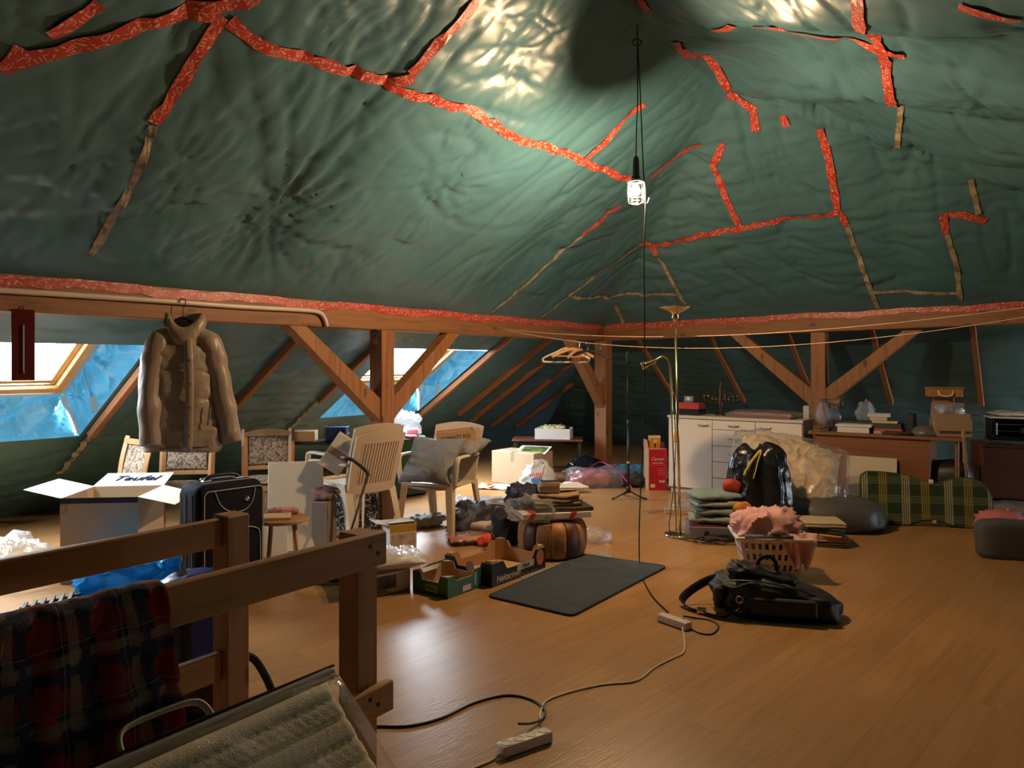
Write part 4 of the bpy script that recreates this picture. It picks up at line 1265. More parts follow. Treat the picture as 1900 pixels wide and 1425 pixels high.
garden_chair('garden_chair', 'single ivory plastic armchair holding grey pillows, right of the braced post', CH, R(-24), group='ivory plastic garden chairs')
M_greypillow = mat('grey_pillowcase', (.20,.20,.21), .8, bump=.15, bscale=90)
pl_ = pillow(.50,.46,.17,11,.016,40,.12)
o = single('pillow', pl_, M_greypillow, 'grey pillow propped upright on the single plastic armchair', 'pillow', CH+Vector((.015,.02,.455)), 0)
o.rotation_euler = (R(52),0,R(-24)); o.location = CH+Vector((-.035,-.02,.545))
o = single('pillow', pillow(.56,.40,.13,14,.03,40,.12), mat('taupe_pillowcase', (.25,.23,.22), .8, bump=.15, bscale=90), 'crumpled taupe pillow lying over the chair back under the cardboard tray', 'pillow', CH+Vector((.12,.12,.60)), R(-20))
o.rotation_euler = (R(10),R(-8),R(-20))
def tray():
    t = thing('cardboard_tray', 'shallow brown cardboard tray with stencilled number on top of the pillows', 'box', CH+Vector((.12,.12,.735)), R(14))
    t.rotation_euler = (0, R(-5), R(8))
    carton(t, .33, .24, .095, mat('brown_carton', (.42,.24,.12), .8), .005)
    mi = mat('stencil_ink', (.08,.05,.03), .8)
    text('lettering', '72 925', .045, mi, t, (.06,-.1206,.045), (R(90),0,0))
    for k in range(6): obj('stencil_mark', box((-.13+k*.017,-.1212,.034), (-.118+k*.017,-.1202,.056)), mi, t)
    obj('stencil_mark', box((-.022,-.1212,.034), (-.010,-.1202,.056)), mi, t)
tray()

# small wooden chair with the parcel, cane, patterned carton
t_ = closed_box('narrow_carton', 'narrow upright brown carton between the tall white board and stacked chairs', 'box', Vector((-1.43,5.74,0)), (.13,.18,.36), mat('grey_brown_carton', (.20,.15,.11), .8), R(-8))
single('cloth_bundle', blob((.16,.16,.10), 33, .25, 7, .3, 12, .8, .8, 30, .1), mat('dusky_cloth', (.22,.12,.10), .9), 'dusky pink cloth bundle on the narrow upright carton', 'cloth', Vector((-1.43,5.74,.3605)))
def parcel():
    t = thing('parcel', 'white and brown parcel with tape tilted against the stacked plastic chairs', 'box', Vector((-1.47,5.72,.577)), 0)
    t.rotation_euler = (0,R(-56),R(10)); t.location = at(590,860,5.66)
    obj('body', box((0,0,-.18), (.27,.20,0), .004), M_card, t)
    obj('white_face', box((.002,-.0025,-.178), (.268,-.0005,-.002)), mat('white_paper', (.76,.72,.64), .7), t)
    obj('packing_tape', box((.11,-.004,-.18), (.165,-.0022,.0)), mat('tan_tape', (.36,.29,.19), .35), t)
    obj('label', box((.18,-.0045,-.14), (.24,-.0028,-.07)), mat('grey_label', (.45,.45,.46), .6), t)
parcel()
def cane():
    t = thing('walking_stick', 'black walking stick with angled handle leaning on the stacked plastic chairs', 'cane', Vector((-1.13,5.38,0)))
    top = at(683,880,5.58)-t.location; h0 = at(640,853,5.50)-t.location
    foot = fl(638,1045); foot = Vector((-1.20,5.30,0)); t.location = foot; 
    top = at(683,880,5.58)-foot; h0 = at(641,853,5.54)-foot
    obj('shaft', tube([(0,0,.0),top], .0085, 8), M_black, t, smooth=True)
    obj('handle', tube(catmull([top+Vector((.004,0,-.012)), top+Vector((-.02,0,.03)), h0+Vector((.05,0,.0)), h0], 6), [.014]*18+[.017], 8), mat('black_grip', (.012,.014,.018), .45), t, smooth=True)
cane()
t_ = closed_box('patterned_case', 'black case with curly silver pattern standing behind the stacked chairs', 'box', Vector((-1.42,6.42,0)), (.56,.16,.30), floral('silver_scroll', (.03,.03,.032), (.45,.45,.44), 22, .44), R(4), .006)

# dark green covered chest with clutter on top
gl = Vector((-1.28,8.15,0))
t = thing('covered_table', 'small table under a dark green cloth behind the braced post', 'table', gl, R(4))
mg = mat('dark_green_cloth', (.010,.045,.028), .85, bump=.3, bscale=40)
obj('table_top', lathe([(0,.585),(.33,.585),(.335,.598),(.33,.605),(0,.605)], 32), M_chairwood, t)
nu, nv = 72, 14
U, V = np.meshgrid(np.linspace(0,2*np.pi,nu), np.linspace(0,1,nv), indexing='ij')
rad = .345+V*.03+.016*V*np.sin(U*9+.8*np.sin(U*3))
link('table_cloth', grid_mesh('table_cloth', rad*np.cos(U), rad*np.sin(U), .606-.575*V), mg, t)
obj('cloth_top', lathe([(.345,.6055),(.345,.608),(0,.609),(0,.6065)], 36), mg, t)
obj('leg', tube([(0,0,0),(0,0,.585)], .04, 10), M_chairwood, t)
def on(base, x, y, z): return base+Vector((x, y, z))
closed_box('blue_carton', 'dark blue printed carton on the green covered table', 'box', on(gl,.06,-.16,.6095), (.13,.10,.145), mat('blue_print_carton', (.012,.03,.15), .4, var=.4, vscale=12), R(10))
single('dish', lathe([(0,0),(.055,0),(.065,.025),(.06,.03),(.05,.012),(0,.01)], 24), mat('pink_dish', (.75,.08,.18), .35), 'bright pink dish on the green covered table', 'dish', on(gl,.21,-.18,.6095))
single('pink_pack', blob((.13,.09,.10), 41, .15, 7, .15, 12, .6, .6, 26, .1), mat('pink_paper', (.75,.42,.50), .5), 'pale pink packet behind the pink dish on the green table', 'packet', on(gl,.21,-.03,.6095))
single('plastic_bag', blob((.36,.30,.25), 44, .25, 5, .3, 10, .8, .8, 50, .1), clear_plastic('milky_polythene', (1,1,1), .22, .14, .9, 16), 'puffed clear plastic bag lit by the window on the green covered table', 'bag', on(gl,.10,.14,.6095))
# narrow dark console with wire basket and binder, left of the post
cl = Vector((-1.95,7.55,0))
t = thing('console_table', 'narrow dark console table in the shade left of the braced post', 'table', cl, R(6))
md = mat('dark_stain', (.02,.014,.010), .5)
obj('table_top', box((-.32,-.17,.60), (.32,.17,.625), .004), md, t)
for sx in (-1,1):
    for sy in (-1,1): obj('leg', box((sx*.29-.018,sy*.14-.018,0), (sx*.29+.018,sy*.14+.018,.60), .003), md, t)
t = thing('wire_basket', 'black wire basket of files on the narrow console table', 'basket', on(cl,.20,0,.6255), R(6))
for zz in (0.004,.07,.14): obj('wire_ring', tube([(-.11,-.12,zz),(.11,-.12,zz),(.11,.12,zz),(-.11,.12,zz)], .003, 5, True), M_black, t)
for k in range(12):
    a = -.11+.22*(k % 6)/5; y = -.12 if k < 6 else .12
    obj('upright_wire', tube([(a,y,.002),(a,y,.14)], .002, 5), M_black, t)
for k in range(3): obj('base_wire', tube([(-.06+.06*k,-.12,.003),(-.06+.06*k,.12,.003)], .003, 5), M_black, t)
closed_box('binder', 'navy binder lying in the black wire basket', 'binder', on(cl,.20,0,.6325), (.20,.22,.13), mat('navy_binder', (.012,.03,.13), .4), R(6))
closed_box('shoe_carton', 'plain brown carton on the console table above the parcel', 'box', on(cl,-.14,0,.6255), (.26,.22,.10), M_card, R(6))

# ================================================================== pipe, jacket, thermometer on the long purlin
def at_purlin(px, h, off=.03):
    """point on the long purlin's room face seen at column px"""
    u = (px-950.0)/FPX; n = NP+off
    # P(s,n): x = s LX + n LY ; y = s LY - n LX ; x = u y
    s = (-u*n*LX - n*LY)/(LX-u*LY)
    return P(s, n, h)
pipe_h = lambda px, py: EYE+(HOR-py)/FPX*at_purlin(px, 0, .035).y
pts = [at_purlin(px, pipe_h(px, py), .024) for px, py in ((-120,527),(0,538),(140,547),(300,558),(450,569),(560,575))]
e = pts[-1]; d = (pts[-1]-pts[-2]).normalized()
pts = pts[:-1]+[e, e+d*.16+Vector((0,0,-.01)), e+d*.22+Vector((0,0,-.05)), e+d*.25+Vector((0,0,-.12))]
o = single('white_pipe', tube(catmull(pts, 6), .017, 10), mat('white_conduit', (.62,.52,.42), .35), 'cream plastic pipe with a bent end running along the left purlin', 'pipe')
def jacket():
    top = at_purlin(340, pipe_h(340, 562)+.012, .06)
    # local frame: x along the purlin to the right, y away from camera
    c = Vector((top.x, top.y, 0))
    hz = top.z
    hg = thing('coat_hanger', 'black hanger on the cream pipe, holding the quilted jacket', 'hanger', Vector((c.x, c.y, hz)), R(22))
    obj('hook', tube(catmull([(-.03,0,-.012),(-.012,0,.012),(.012,0,.008),(.012,0,-.02),(0,0,-.05),(0,0,-.12)], 6), .0025, 6), M_dark, hg)
    obj('yoke', tube(catmull([(-.15,0,-.235),(-.08,0,-.165),(-.03,0,-.125),(0,0,-.115),(.03,0,-.125),(.08,0,-.165),(.15,0,-.235)], 6), .012, 8), M_black, hg)
    t = thing('quilted_jacket', 'bronze quilted winter jacket hanging from the left purlin', 'jacket', Vector((c.x, c.y, 0)), R(22))
    mj = mat('bronze_satin', (.31,.23,.165), .40, bump=.6, bscale=26, sheen=.3, stretch=(1,1,.35))
    z_sh = hz-.195; z_hem = EYE+(HOR-836)/FPX*c.y
    H_ = z_sh-z_hem
    # body rings
    nv, nu = 60, 56
    bm = bmesh.new(); rings = []
    for i in range(nv+1):
        v = i/nv
        z = z_hem+H_*v
        w_ = .245-.012*math.sin(v*math.pi)-.02*v
        dp = .095+.02*(1-v)
        if v > .80:
            f = (v-.80)/.20; w_ = w_*(1-.62*f**1.5); dp = dp*(1-.35*f)
        pf = -.016*max(0, math.cos(v*math.pi*9))**14                      # quilting puffs
        row = []
        for k in range(nu):
            a = 2*math.pi*k/nu
            x = math.copysign(abs(math.cos(a))**.75, math.cos(a))*w_; y = math.copysign(abs(math.sin(a))**.85, math.sin(a))*dp
            q = Vector((x, y, z))
            fo = .007*math.sin(x*30+1.2*math.sin(z*9))*(1 if y < 0 else .5) + .010*fbm(q, 6, 51)+.005*crease(q, 14, 52)**3
            sc_ = 1+pf/max(.08, dp)*.4
            row.append(bm.verts.new((x*sc_, y*sc_-fo, z+.012*math.sin(a*2))))
        rings.append(row)
    for a, b in zip(rings, rings[1:]):
        for k in range(nu): bm.faces.new((a[k], a[(k+1) % nu], b[(k+1) % nu], b[k]))
    body = obj('body', bm, mj, t, smooth=True)
    # sleeves
    L_ = H_-.05
    for sx, xs, fw in ((-1,(.07,.150,.185,.195,.190),-.055),(1,(.07,.165,.210,.258,.300),-.015)):
        p = catmull([(sx*xs[0],.0,z_sh-.03),(sx*xs[1],-.005+fw*.3,z_sh-.09),(sx*xs[2],fw*.8,z_sh-.28),(sx*xs[3],fw-.015,z_sh-.28-(L_-.28)*.5),(sx*xs[4],fw-.02,z_sh-L_)], 8)
        rr = [.050+.036*math.sin(min(1, i/len(p)*2.6)*math.pi/2)+.0025*math.sin(i*1.1)-.020*(i/len(p)) for i in range(len(p))]
        bm = tube(p, rr, 20, rx=None)
        for v in bm.verts: v.co += Vector((.006*fbm(v.co, 16, 55), .010*fbm(v.co, 12, 56), 0))
        obj('sleeve', bm, mj, t, smooth=True)
    # collar: thick folded band standing round the neck
    nu = 40; bm = bmesh.new(); rings = []
    prof = [(.0,-.03),(.034,.02),(.046,.07),(.030,.125),(.008,.128),(-.004,.07),(-.012,-.03)]
    for k in range(nu):
        a = R(-70)+R(320)*k/(nu-1)-R(90)+R(20)
        fx = .088+.012*math.cos(a); fy = .062
        dropf = max(0, -math.sin(a))**2*.10
        rings.append([bm.verts.new(((fx+r_)*math.cos(a), (fy+r_)*math.sin(a), z_sh-.012+z_-dropf)) for r_, z_ in prof])
    for a, b in zip(rings, rings[1:]):
        for k in range(len(prof)): bm.faces.new((a[k], a[(k+1) % len(prof)], b[(k+1) % len(prof)], b[k]))
    bm.faces.new(rings[0]); bm.faces.new(rings[-1][::-1])
    obj('collar', bm, mj, t, smooth=True)
    # placket, seams, snaps
    bm = bmesh.new(); P_ = []
    n = 24
    for i in range(n+1):
        v = i/n; z = z_hem+.012+(H_-.06)*v
        P_.append((.030+.012*math.sin(v*3), -.118-.010*math.sin(v*3.1)+.032*max(0, v-.8)/.2, z))
    pk = obj('placket', add_tube(bm, P_, .026, 8, rx=.010), mj, t, smooth=True)
    for zf in (.80,.60,.40,.16):
        i = int(zf*n); x, y, z = P_[i]
        obj('snap_button', lathe([(0,0),(.009,0),(.008,.004),(0,.005)], 14), M_chrome, pk, loc=(x, y-.0105, z), rot=(R(90),0,0))
    obj('hem_cord', tube([(.245*math.cos(a)*.99,-.003+.118*math.sin(a),z_hem+.03) for a in [2*math.pi*k/40 for k in range(40)]], .0035, 6, True), mat('seam_brown', (.07,.045,.03), .7), t)
    for sx in (-1,1): obj('pocket_zip', tube([(sx*.15,-.118,z_hem+.17),(sx*.165,-.114,z_hem+.31)], .004, 6), mat('seam_brown'), t)
jacket()
def thermometer():
    p = at_purlin(43, 0, .02)
    zt = EYE+(HOR-574)/FPX*p.y; zb = EYE+(HOR-706)/FPX*p.y
    t = thing('thermometer_board', 'dark red wooden thermometer board hanging from the left purlin by the window', 'thermometer', Vector((p.x, p.y, zb)), R(38))
    h = zt-zb
    obj('board', box((-.056,-.008,0), (.056,.008,h), .003), mat('oxblood_lacquer', (.12,.012,.014), .4), t)
    g = obj('tube', tube([(0,-.013,h*.12),(0,-.013,h*.78)], .0045, 8), mat('tube_glass', (.5,.52,.55), .15), t)
    obj('tube_bulb', lathe([(0,-.008),(.007,-.003),(.007,.004),(0,.009)], 10), M_chrome, g, loc=(0,-.013,h*.11))
    obj('hook', tube([(0,0,h-.002),(0,.012,h+.02)], .003, 6), M_dark, t)
thermometer()

# ================================================================== middle of the room
# flat cardboard sheet and grey rug
mat_c = [fl(905,1108), fl(1062,1145), fl(1237,1053), fl(1083,1031)]
def rug():
    t = thing('grey_rug', 'dark grey bound floor mat lying in the middle of the room', 'mat', mat_c[0]*0)
    n = 24; bm = bmesh.new()
    per = []
    for i in range(4):
        a, b, c = mat_c[i-1], mat_c[i], mat_c[(i+1) % 4]
        d1 = (a-b).normalized()*.035; d2 = (c-b).normalized()*.035
        per += [b+d1, b+(d1+d2)*.30, b+d2]
    top = [bm.verts.new((p.x,p.y,.011)) for p in per]; bot = [bm.verts.new((p.x,p.y,.0006)) for p in per]
    bm.faces.new(top); bm.faces.new(bot[::-1])
    for i in range(len(per)): bm.faces.new((bot[i], bot[(i+1) % len(per)], top[(i+1) % len(per)], top[i]))
    obj('pile', bm, mat('grey_loop_pile', (.046,.060,.082), .95, bump=.6, bscale=260, var=.18, vscale=8), t)
    obj('binding', tube([(p.x,p.y,.0075) for p in per], .007, 6, True), mat('dark_binding', (.016,.018,.022), .8), t, smooth=True)
rug()
bm = bmesh.new()
q = [fl(1010,1078)+Vector((0,0,.001)), fl(1135,1040)+Vector((0,0,.001)), fl(1115,1022)+Vector((0,0,.001)), fl(990,1052)+Vector((0,0,.001))]
def slab(pts, z0, z1):
    bm = bmesh.new(); a = [bm.verts.new((p.x,p.y,z0)) for p in pts]; b = [bm.verts.new((p.x,p.y,z1)) for p in pts]; n = len(pts)
    bm.faces.new(a[::-1]); bm.faces.new(b)
    for i in range(n): bm.faces.new((a[i], a[(i+1) % n], b[(i+1) % n], b[i]))
    return bm
single('flattened_card', slab([fl(985,1082), fl(1140,1034), fl(1122,1024), fl(955,1066)], .0005, .0035), mat('grey_card', (.22,.20,.17), .8), 'flattened grey card strip under the edge of the floor mat by the pouf', 'cardboard', smooth=False)

PO = Vector((.296,5.55,0))
def pouf():
    t = thing('leather_pouf', 'round patchwork leather pouf in tan and dark brown panels', 'pouf', PO, R(8))
    m1 = mat('tan_leather', (.36,.155,.045), .55, bump=.25, bscale=45, var=.2, vscale=12); m2 = mat('brown_leather', (.11,.035,.013), .5, bump=.25, bscale=45, var=.2, vscale=12)
    prof = [(.06,.004),(.20,.004),(.230,.02),(.244,.06),(.250,.13),(.246,.20),(.228,.245),(.18,.264),(.05,.268)]
    K = 14
    for k in range(K):
        a0, a1 = 2*math.pi*k/K+.004, 2*math.pi*(k+1)/K-.004
        bm = bmesh.new(); g = []
        for r_, z in prof:
            row = []
            for j in range(7):
                f = j/6; a = a0+(a1-a0)*f
                rr = r_+.006*math.sin(math.pi*f)*(r_ > .1)*min(1, .3+abs(r_)/.25)
                row.append(bm.verts.new((rr*math.cos(a), rr*math.sin(a), z)))
            g.append(row)
        for A, B in zip(g, g[1:]):
            for j in range(6): bm.faces.new((A[j], A[j+1], B[j+1], B[j]))
        o = obj('leather_panel', bm, (m1, m1, m2)[(k*5+1) % 3], t, smooth=True); mod_solid(o, .004, -1)
    obj('top_disc', lathe([(0,.268),(.055,.266),(.05,.272),(0,.273)], 20), m1, t)
    obj('inner_cushion', lathe([(0,.003),(.19,.004),(.226,.05),(.234,.13),(.226,.20),(.17,.25),(0,.262)], 32), m2, t, smooth=True)
pouf()
closed_box('picture_frame', 'thin grey framed picture lying lowest on the leather pouf', 'frame', PO+Vector((-.03,.0,.2735)), (.40,.32,.018), mat('pewter_frame', (.30,.29,.28), .4), R(14))
def gift_box():
    t = thing('flat_gift_box', 'flat cream box with red ribbon bands on the pouf under the trousers', 'box', PO+Vector((-.02,.01,.292)), R(14))
    obj('body', box((-.255,-.20,0), (.255,.20,.042), .003), mat('cream_box', (.60,.49,.38), .6), t)
    mr = mat('red_ribbon', (.55,.02,.03), .4)
    for x in (-.20,.10):
        bm = bmesh.new()
        q = [bm.verts.new(v) for v in ((x-.02,-.2015,.002),(x+.02,-.2015,.002),(x+.045,-.2015,.0425),(x+.005,-.2015,.0425),(x+.045,.20,.0432),(x+.005,.20,.0432))]
        bm.faces.new(q[:4]); bm.faces.new((q[3],q[2],q[4],q[5])); o = obj('ribbon', bm, mr, t)
    text('lettering', 'Fashion\nSelection', .018, mat('print_ink'), t, (-.06,-.2012,.022), (R(90),0,0))
gift_box()
z0 = .3345
single('folded_trousers', folded(.40,.30,.016,2,61,.008), mat('dark_brown_cloth', (.045,.030,.020), .9), 'dark brown folded trousers on the cream box', 'trousers', PO+Vector((.05,.0,z0)), R(12))
single('folded_trousers', folded(.34,.26,.028,3,62,.024), mat('camel_cloth', (.32,.195,.09), .9, bump=.3, bscale=60), 'camel brown folded trousers topmost on the pouf pile', 'trousers', PO+Vector((.02,.02,z0+.0345)), R(6))
single('folded_cloth', folded(.24,.20,.012,2,63,.01), mat('pale_grey_cloth', (.55,.53,.50), .9), 'pale grey folded cloth behind the camel trousers on the pouf', 'cloth', PO+Vector((.13,.13,z0+.124)), R(18))
def tiny_carton():
    t = thing('small_carton', 'small brown and black carton on top of the pouf pile', 'box', PO+Vector((-.03,-.02,z0+.126)), R(8))
    obj('body', box((-.075,-.05,0), (.075,.05,.045), .002), M_card, t)
    obj('sleeve', box((-.060,-.058,.046), (.078,.045,.075), .002), mat('tan_carton', (.50,.33,.20), .7), t)
    obj('lid_print', box((-.058,-.056,.0755), (.076,.043,.0765)), mat('black_print', (.02,.02,.025), .4), t)
tiny_carton()
single('sequin_top', blob((.26,.24,.17), 66, .2, 6, .25, 12, .8, .8, 44, .1), mat('dark_sequins', (.02,.018,.04), .25, .3, bump=1.0, bscale=90, var=1.0, vscale=70), 'dark sequinned top heaped at the left of the pouf pile', 'clothing', PO+Vector((-.21,.04,.335)), R(30))
# clothes heap left of the pouf
hp = fl(910,1008)
single('black_garment', blob((.22,.24,.27), 71, .2, 5, .2, 9, .7, .8, 44, .1), M_blackcloth, 'black garment heaped against the left side of the pouf', 'clothing', Vector((-.04,5.86,0)), R(20))
single('dark_jacket_bag', blob((.40,.24,.24), 72, .22, 5, .25, 9, .8, .8, 50, .12, lean=(.35,.2)), mat('charcoal_nylon', (.03,.03,.045), .55, bump=.4, bscale=12), 'shiny charcoal jacket slumped behind the orange packet', 'clothing', Vector((-.36,6.20,0)), R(35))
single('knit_scarf', blob((.13,.11,.09), 73, .2, 7, .2, 14, .8, .8, 34, .1), mat('red_orange_knit', (.60,.07,.02), .95, var=.7, vscale=30), 'red and orange knitted scarf by the dark fruit crate', 'scarf', Vector((-.20,5.80,0)), R(10))
single('beige_sleeve', folded(.15,.26,.026,5,74,.012), mat('beige_knit', (.50,.37,.25), .95), 'beige folded knitwear leaning between the scarf and the black garment', 'clothing', Vector((-.17,6.0,0)), R(64))
single('wrapped_garment', sheet(.30,.24,.05,7,75,24), mat('coral_shirt', (.60,.17,.09), .5, bump=.2), 'coral shirt packet lying on the floor left of the fruit crate', 'packet', fl(868,1006), R(20))
single('plastic_wrap', blob((.31,.25,.075), 76, .25, 8, .35, 12, .7, .6, 44, .1), M_clear, 'shiny clear wrap over the coral shirt packet', 'plastic wrap', fl(868,1006), R(20))
single('plastic_bag', blob((.26,.20,.10), 77, .25, 8, .35, 12, .7, .7, 44, .1), M_clear, 'small crumpled clear bag on the floor right of the pouf', 'bag', fl(1100,1005), R(10))
single('plastic_bag', blob((.34,.20,.17), 78, .25, 6, .35, 10, .7, .7, 44, .1), M_clear, 'clear crumpled bag hanging over the left edge of the pouf', 'bag', PO+Vector((-.16,-.13,.275)), R(-10))
# grey garment cover, rolled curtain, paper bag
def cover():
    t = thing('garment_cover', 'grey zipped garment cover lying behind the single plastic chair', 'garment bag', fl(893,946), R(20))
    obj('cover', blob((.55,.32,.11), 81, .15, 6, .25, 9, .6, .5, 50, .1), mat('silver_grey_vinyl', (.30,.31,.33), .3, bump=.5, bscale=9), t, smooth=True)
    obj('edge', tube(catmull([(-.25,-.15,.012),(-.1,-.155,.06),(.1,-.15,.07),(.25,-.14,.02)], 6), .004, 6), M_dark, t)
cover()
single('plastic_bag', blob((.26,.22,.14), 82, .25, 6, .35, 10, .7, .7, 44, .1), M_clear, 'clear crumpled bag beside the grey garment cover', 'bag', fl(855,948), R(10))
single('curtain_bundle', blob((.36,.15,.10), 83, .25, 9, .4, 16, .7, .7, 54, .1), mat('grey_lace', (.42,.41,.41), .8, bump=.5, bscale=80), 'rolled pale grey lace curtain on the floor under the single chair', 'curtain', fl(785,978), R(28))
single('paper_bag', sheet(.46,.26,.035,5,84,24), mat('kraft_paper', (.60,.48,.33), .8), 'flat crumpled cream paper bag with red mark by the beige carton', 'bag', fl(925,906), R(-12))
single('red_label', box((-.035,-.05,0), (.035,.05,.002)), mat('red_print', (.60,.04,.03), .6), 'red label lying on the flat cream paper bag', 'label', fl(908,907)+Vector((0,0,.045)), R(-25), smooth=False)
# fruit crates
def crate(name, label, near, right, h_, lips, mo, mi_, left_len):
    ax = (right-near); w_ = ax.length; rz = math.atan2(ax.y, ax.x)
    ay = Vector((-ax.y, ax.x, 0)).normalized()
    c = near+ax/2+ay*left_len/2
    t = thing(name, label, 'crate', c, rz)
    # outer printed shell and plain inner liner
    carton(t, w_, left_len, h_, mo, .004, 0, 'shell', lips)
    carton(t, w_-.009, left_len-.009, h_-.003, mi_, .004, .0045, 'liner', (lips[0]-.001, lips[1]-.001))
    return t, w_, left_len
kb = mat('kraft_board', (.46,.25,.11), .8, var=.05)
t, w_, d_ = crate('fruit_crate', 'empty black printed fruit crate with brown inside beside the pouf', fl(913,1091), fl(1012,1054), .145, (.06,.05), mat('black_crate_print', (.012,.013,.018), .45), kb, .40)
mw = mat('white_print', (.65,.60,.55), .6)
text('lettering', 'Nektarinen', .055, mw, t, (-.12,-d_/2-.0008,.040), (R(90),0,0), shear=.15)
obj('label', box((-.03,-d_/2-.0015,.05), (.155,-d_/2-.0003,.092)), mw, t)
text('lettering', 'D&A', .035, mat('print_ink'), t, (.065,-d_/2-.0022,.07), (R(90),0,0))
mp_ = mat('fruit_print', (.62,.20,.14), .5, var=.3, vscale=25)
def disc(parent, loc, r, m, sz=1.25):
    o = obj('fruit_picture', lathe([(0,0),(r,0),(r,.0012),(0,.0012)], 24), m, parent, loc, (R(90),0,0)); o.scale = (1,sz,1); return o
disc(t, (.225,-d_/2-.0003,.088), .042, mp_)
o = obj('fruit_picture', lathe([(0,0),(.036,0),(.036,.0012),(0,.0012)], 24), mat('pink_fruit_print', (.62,.28,.28), .5, var=.3, vscale=25), t, (-w_/2-.0003,-.02,.105), (R(90),0,R(-90)))
for k in range(10): obj('frieze_mark', box((-.24+.045*k,-d_/2-.0013,.010), (-.215+.045*k,-d_/2-.0003,.019)), mat('grey_print', (.16,.15,.15), .6), t)
for sx in (-1,1):
    for sy in (-1,1): obj('corner_post', prism([(0,0),(-sx*.055,0),(0,-sy*.055)], .150), kb, t, (sx*(w_/2-.009), sy*(d_/2-.009), .009))
t, w_, d_ = crate('fruit_crate', 'small green cardboard crate with cut corners left of the black crate', fl(831,1112), fl(893,1089), .125, (.035,.045), mat('green_crate_print', (.022,.13,.075), .45, var=.25, vscale=9), mat('light_kraft', (.50,.32,.19), .8), .29)
mgold = mat('gold_print', (.45,.33,.10), .5)
obj('label', box((-w_/2-.0013,-.06,.02), (-w_/2-.0003,.04,.062)), mgold, t)
for k in range(4): obj('lettering_mark', box((-w_/2-.0022,-.050+.022*k,.028), (-w_/2-.0014,-.036+.022*k,.054)), mat('green_crate_print'), t)
obj('label', box((-.02,-d_/2-.0013,.012), (.055,-d_/2-.0003,.046)), mat('pink_label', (.65,.45,.45), .5), t)
for k in range(5): obj('print_line', box((.09,-d_/2-.0013,.03+.016*k), (.105,-d_/2-.0003,.038+.016*k)), mw, t)
flap(t, (0,d_/2-.01,.125), (1,0,0), (0,-1,0), w_*.5, .07, R(28), mat('green_crate_print'))
for sx in (-1,1):
    for sy in (-1,1): obj('corner_post', prism([(0,0),(-sx*.045,0),(0,-sy*.045)], .118), mat('light_kraft'), t, (sx*(w_/2-.009), sy*(d_/2-.009), .009))
single('leaflet', sheet(.17,.12,.02,8,87,10), mat('orange_leaflet', (.62,.38,.20), .7, var=.4, vscale=18), 'crumpled orange leaflet lying inside the small green crate', 'paper', t.location+Vector((0,0,.012)), R(60), smooth=False)
# wrapped pillow on the carton behind the front post
cb = Vector((-.80,4.66,0))
t = thing('printed_carton', 'yellow-edged printed appliance carton under the wrapped pillow', 'box', cb, R(38))
obj('body', box((-.14,-.10,0), (.14,.10,.13), .003), mat('yellow_carton', (.58,.45,.20), .7), t)
obj('front_print', box((-.135,-.1012,.008), (.135,-.1002,.124)), mat('pale_print', (.62,.55,.46), .6), t)
obj('picture', box((-.115,-.1024,.035), (.04,-.1014,.115)), mat('photo_print_dark', (.05,.05,.06), .5, var=1.2, vscale=14), t)
for k in range(3): obj('print_line', box((-.10,-.1024,.014+.006*k), (-.02,-.1014,.017+.006*k)), M_dark, t)
obj('side_print', box((-.1412,-.06,.02), (-.1402,.06,.05)), mat('dark_yellow_print', (.25,.17,.06), .6), t)
for k in range(4): obj('print_mark', box((-.1424,-.05+.022*k,.06), (-.1414,-.036+.022*k,.085)), M_dark, t)
single('wrapped_pillow', pillow(.46,.38,.085,91,.012,44,.06), mat('cream_pillow', (.62,.52,.44), .5, bump=.2, bscale=14), 'cream pillow in clear wrapping lying on the printed carton', 'pillow', cb+Vector((0,.06,.132)), R(22))
single('wrapping', pillow(.50,.41,.10,92,.02,44,.02), clear_plastic('pillow_wrap', (1,1,1), .10, .12, .9, 9), 'loose clear wrapping film round the cream pillow', 'plastic wrap', cb+Vector((0,.06,.1315)), R(22))
t = thing('appliance_carton', 'flat white carton with a picture of an iron behind the front railing post', 'box', Vector((-1.20,4.90,0)), R(8))
obj('body', box((-.17,-.13,0), (.17,.13,.10), .003), mat('blue_white_carton', (.50,.52,.56), .6), t)
obj('picture', lathe([(0,0),(.085,0),(.085,.001),(0,.001)], 20), mat('photo_print_dark'), t, (.07,-.1302,.052), (R(90),0,0)).scale = (1,.5,1)
t = thing('open_white_carton', 'white carton with yellow top band standing beside the post foot', 'box', Vector((-.86,5.72,0)), R(28))
carton(t, .21, .21, .20, mat('white_carton', (.60,.57,.55), .6), .004)
obj('yellow_band', box((-.105,-.1062,.145), (.105,-.1052,.20)), mat('mustard_print', (.50,.30,.03), .5), t)
obj('print', box((-.09,-.1062,.02), (.09,-.1052,.13)), mat('faded_print', (.50,.40,.32), .6, var=.35, vscale=22), t)
flap(t, (0,.105,.20), (1,0,0), (0,-1,0), .21, .19, R(3), mat('white_carton')); flap(t, (-.105,0,.20), (0,1,0), (-1,0,0), .21, .10, R(12), mat('white_carton'))

